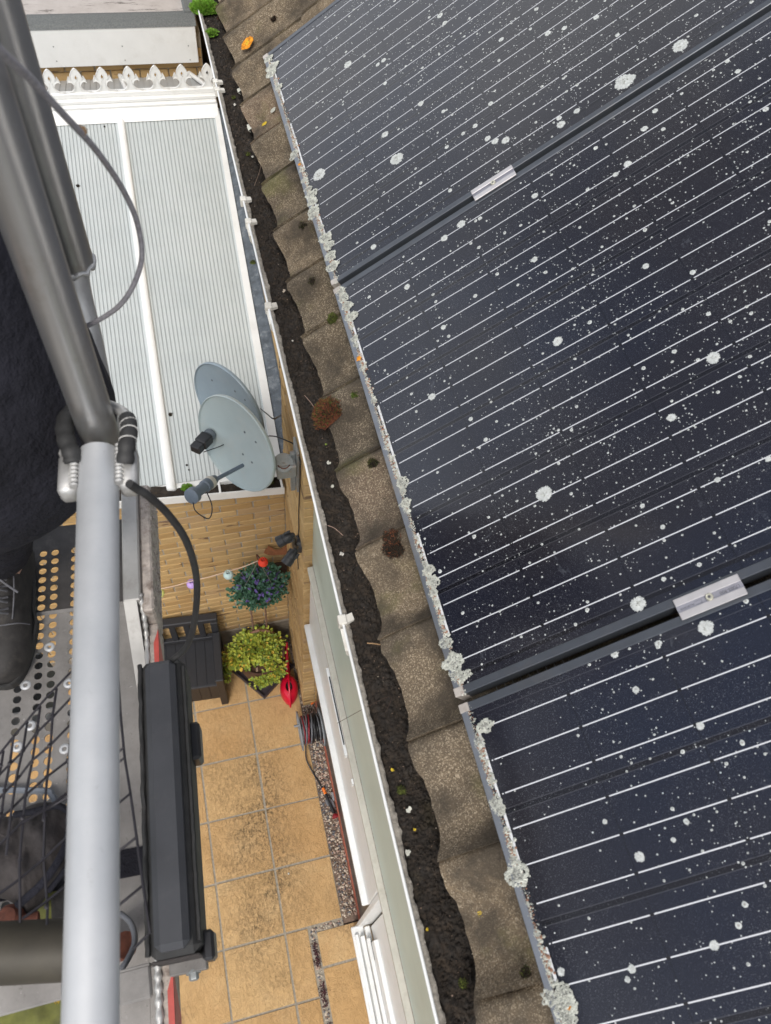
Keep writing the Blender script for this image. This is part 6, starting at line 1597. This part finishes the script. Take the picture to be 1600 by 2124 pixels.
# waist cord
wc_ = [Ud(-40, 684, 1.02), Ud(0, 687, 1.0), Ud(40, 689, 1.0), Ud(85, 690, 1.02)]
m = MB(); m.tube(bez([p-PO for p in wc_], 6), .0034, 8); m.build('pale_drawcord', MT['lace2'], pe, smooth=60)
# boots
def boot(cx, cy, name='boot'):
    m = MB(); vs = []; fs = []; K = 28
    # sections heel (y=+) to toe (y=-)
    secs = [(.125, .030, .10), (.11, .042, .125), (.07, .047, .15), (.02, .046, .135), (-.03, .047, .105), (-.08, .052, .082), (-.125, .055, .070), (-.165, .050, .060), (-.19, .036, .048), (-.203, .012, .035)]
    for (y, w, h) in secs:
        for k in range(K):
            a = 2*math.pi*k/K; x = w*math.copysign(abs(math.cos(a))**.8, math.cos(a)); z = h*math.copysign(abs(math.sin(a))**.8, math.sin(a)) if math.sin(a) > 0 else .0
            vs.append((x, y, .022 + max(0, z)))
    for i in range(len(secs)-1):
        for k in range(K): fs.append((i*K+k, i*K+(k+1) % K, (i+1)*K+(k+1) % K, (i+1)*K+k))
    fs += [tuple(range(K)), tuple((len(secs)-1)*K+k for k in range(K))]
    m.add(vs, fs)
    M_ = Matrix.Translation(Vector((cx, cy, g))-PO) @ Matrix.Rotation(rad(-4), 4, 'Z')
    m.v = [tuple(M_ @ Vector(v)) for v in m.v]; o = m.build(name, MT['leather'], pe, smooth=60)
    s = MB(); out_ = []
    for k in range(40):
        a = 2*math.pi*k/40; w = .054 if math.sin(a) < 0 else .046
        out_.append((w*1.08*math.copysign(abs(math.cos(a))**.75, math.cos(a)), -.04+.168*math.sin(a)))
    s.prism(out_, .001, .026, lambda a, b, d: M_ @ Vector((a, b, d))); s.tube([M_ @ Vector((x*1.0, y, .027)) for x, y in out_], .0035, 6, closed=True); s.build('sole', MT['rubber'], o)
    s = MB(); s.tube([M_ @ Vector((.045*math.cos(t_), .055+.045*math.sin(t_), .155)) for t_ in [2*math.pi*k/24 for k in range(24)]], .012, 8, closed=True)
    s.lathe([(.044, .12), (.047, .20), (.045, .22)], 24, mat=M_ @ Matrix.Translation((0, .055, 0))); s.build('ankle_collar', MT['leather'], o, smooth=60)
    s = MB()
    for k in range(6):
        y = -.085 + k*.022; h = .115 + k*.011
        s.tube(bez([M_ @ Vector((-.026, y, .022+h*.78)), M_ @ Vector((-.008, y-.006, .028+h*.93)), M_ @ Vector((.026, y+.012, .022+h*.78))], 5), .0024, 6)
        s.tube(bez([M_ @ Vector((.026, y, .022+h*.78)), M_ @ Vector((.008, y-.006, .030+h*.93)), M_ @ Vector((-.026, y+.012, .022+h*.78))], 5), .0024, 6)
    yb = .045; z0 = .205
    s.tube(bez([M_ @ Vector(p) for p in ((0, yb-.03, z0-.02), (.03, yb-.05, z0-.005), (.055, yb-.035, z0-.02), (.04, yb-.02, z0-.015), (0, yb-.03, z0-.02))], 6), .0024, 6)
    s.tube(bez([M_ @ Vector(p) for p in ((0, yb-.03, z0-.02), (-.03, yb-.055, z0-.005), (-.05, yb-.03, z0-.02), (-.03, yb-.02, z0-.015), (0, yb-.03, z0-.02))], 6), .0024, 6)
    s.tube(bez([M_ @ Vector(p) for p in ((0, yb-.03, z0-.02), (.02, yb-.075, z0-.03), (.05, yb-.095, z0-.07))], 6), .0024, 6)
    s.build('laces', MT['lace'], o, smooth=60)
    s = MB(); s.tube(bez([M_ @ Vector(p) for p in ((-.052, -.085, .050), (-.040, -.098, .088), (0, -.105, .100), (.040, -.098, .088), (.052, -.085, .050))], 6), .0016, 5)
    s.tube(bez([M_ @ Vector(p) for p in ((-.030, -.09, .094), (-.036, -.04, .115), (-.040, .02, .15))], 6), .0016, 5); s.tube(bez([M_ @ Vector(p) for p in ((.030, -.09, .094), (.036, -.04, .115), (.040, .02, .15))], 6), .0016, 5); s.build('stitched_seam', MT['lace'], o, smooth=60)
boot(-1.236, -2.055); boot(-1.44, -2.06)
bpy.context.view_layer.update()
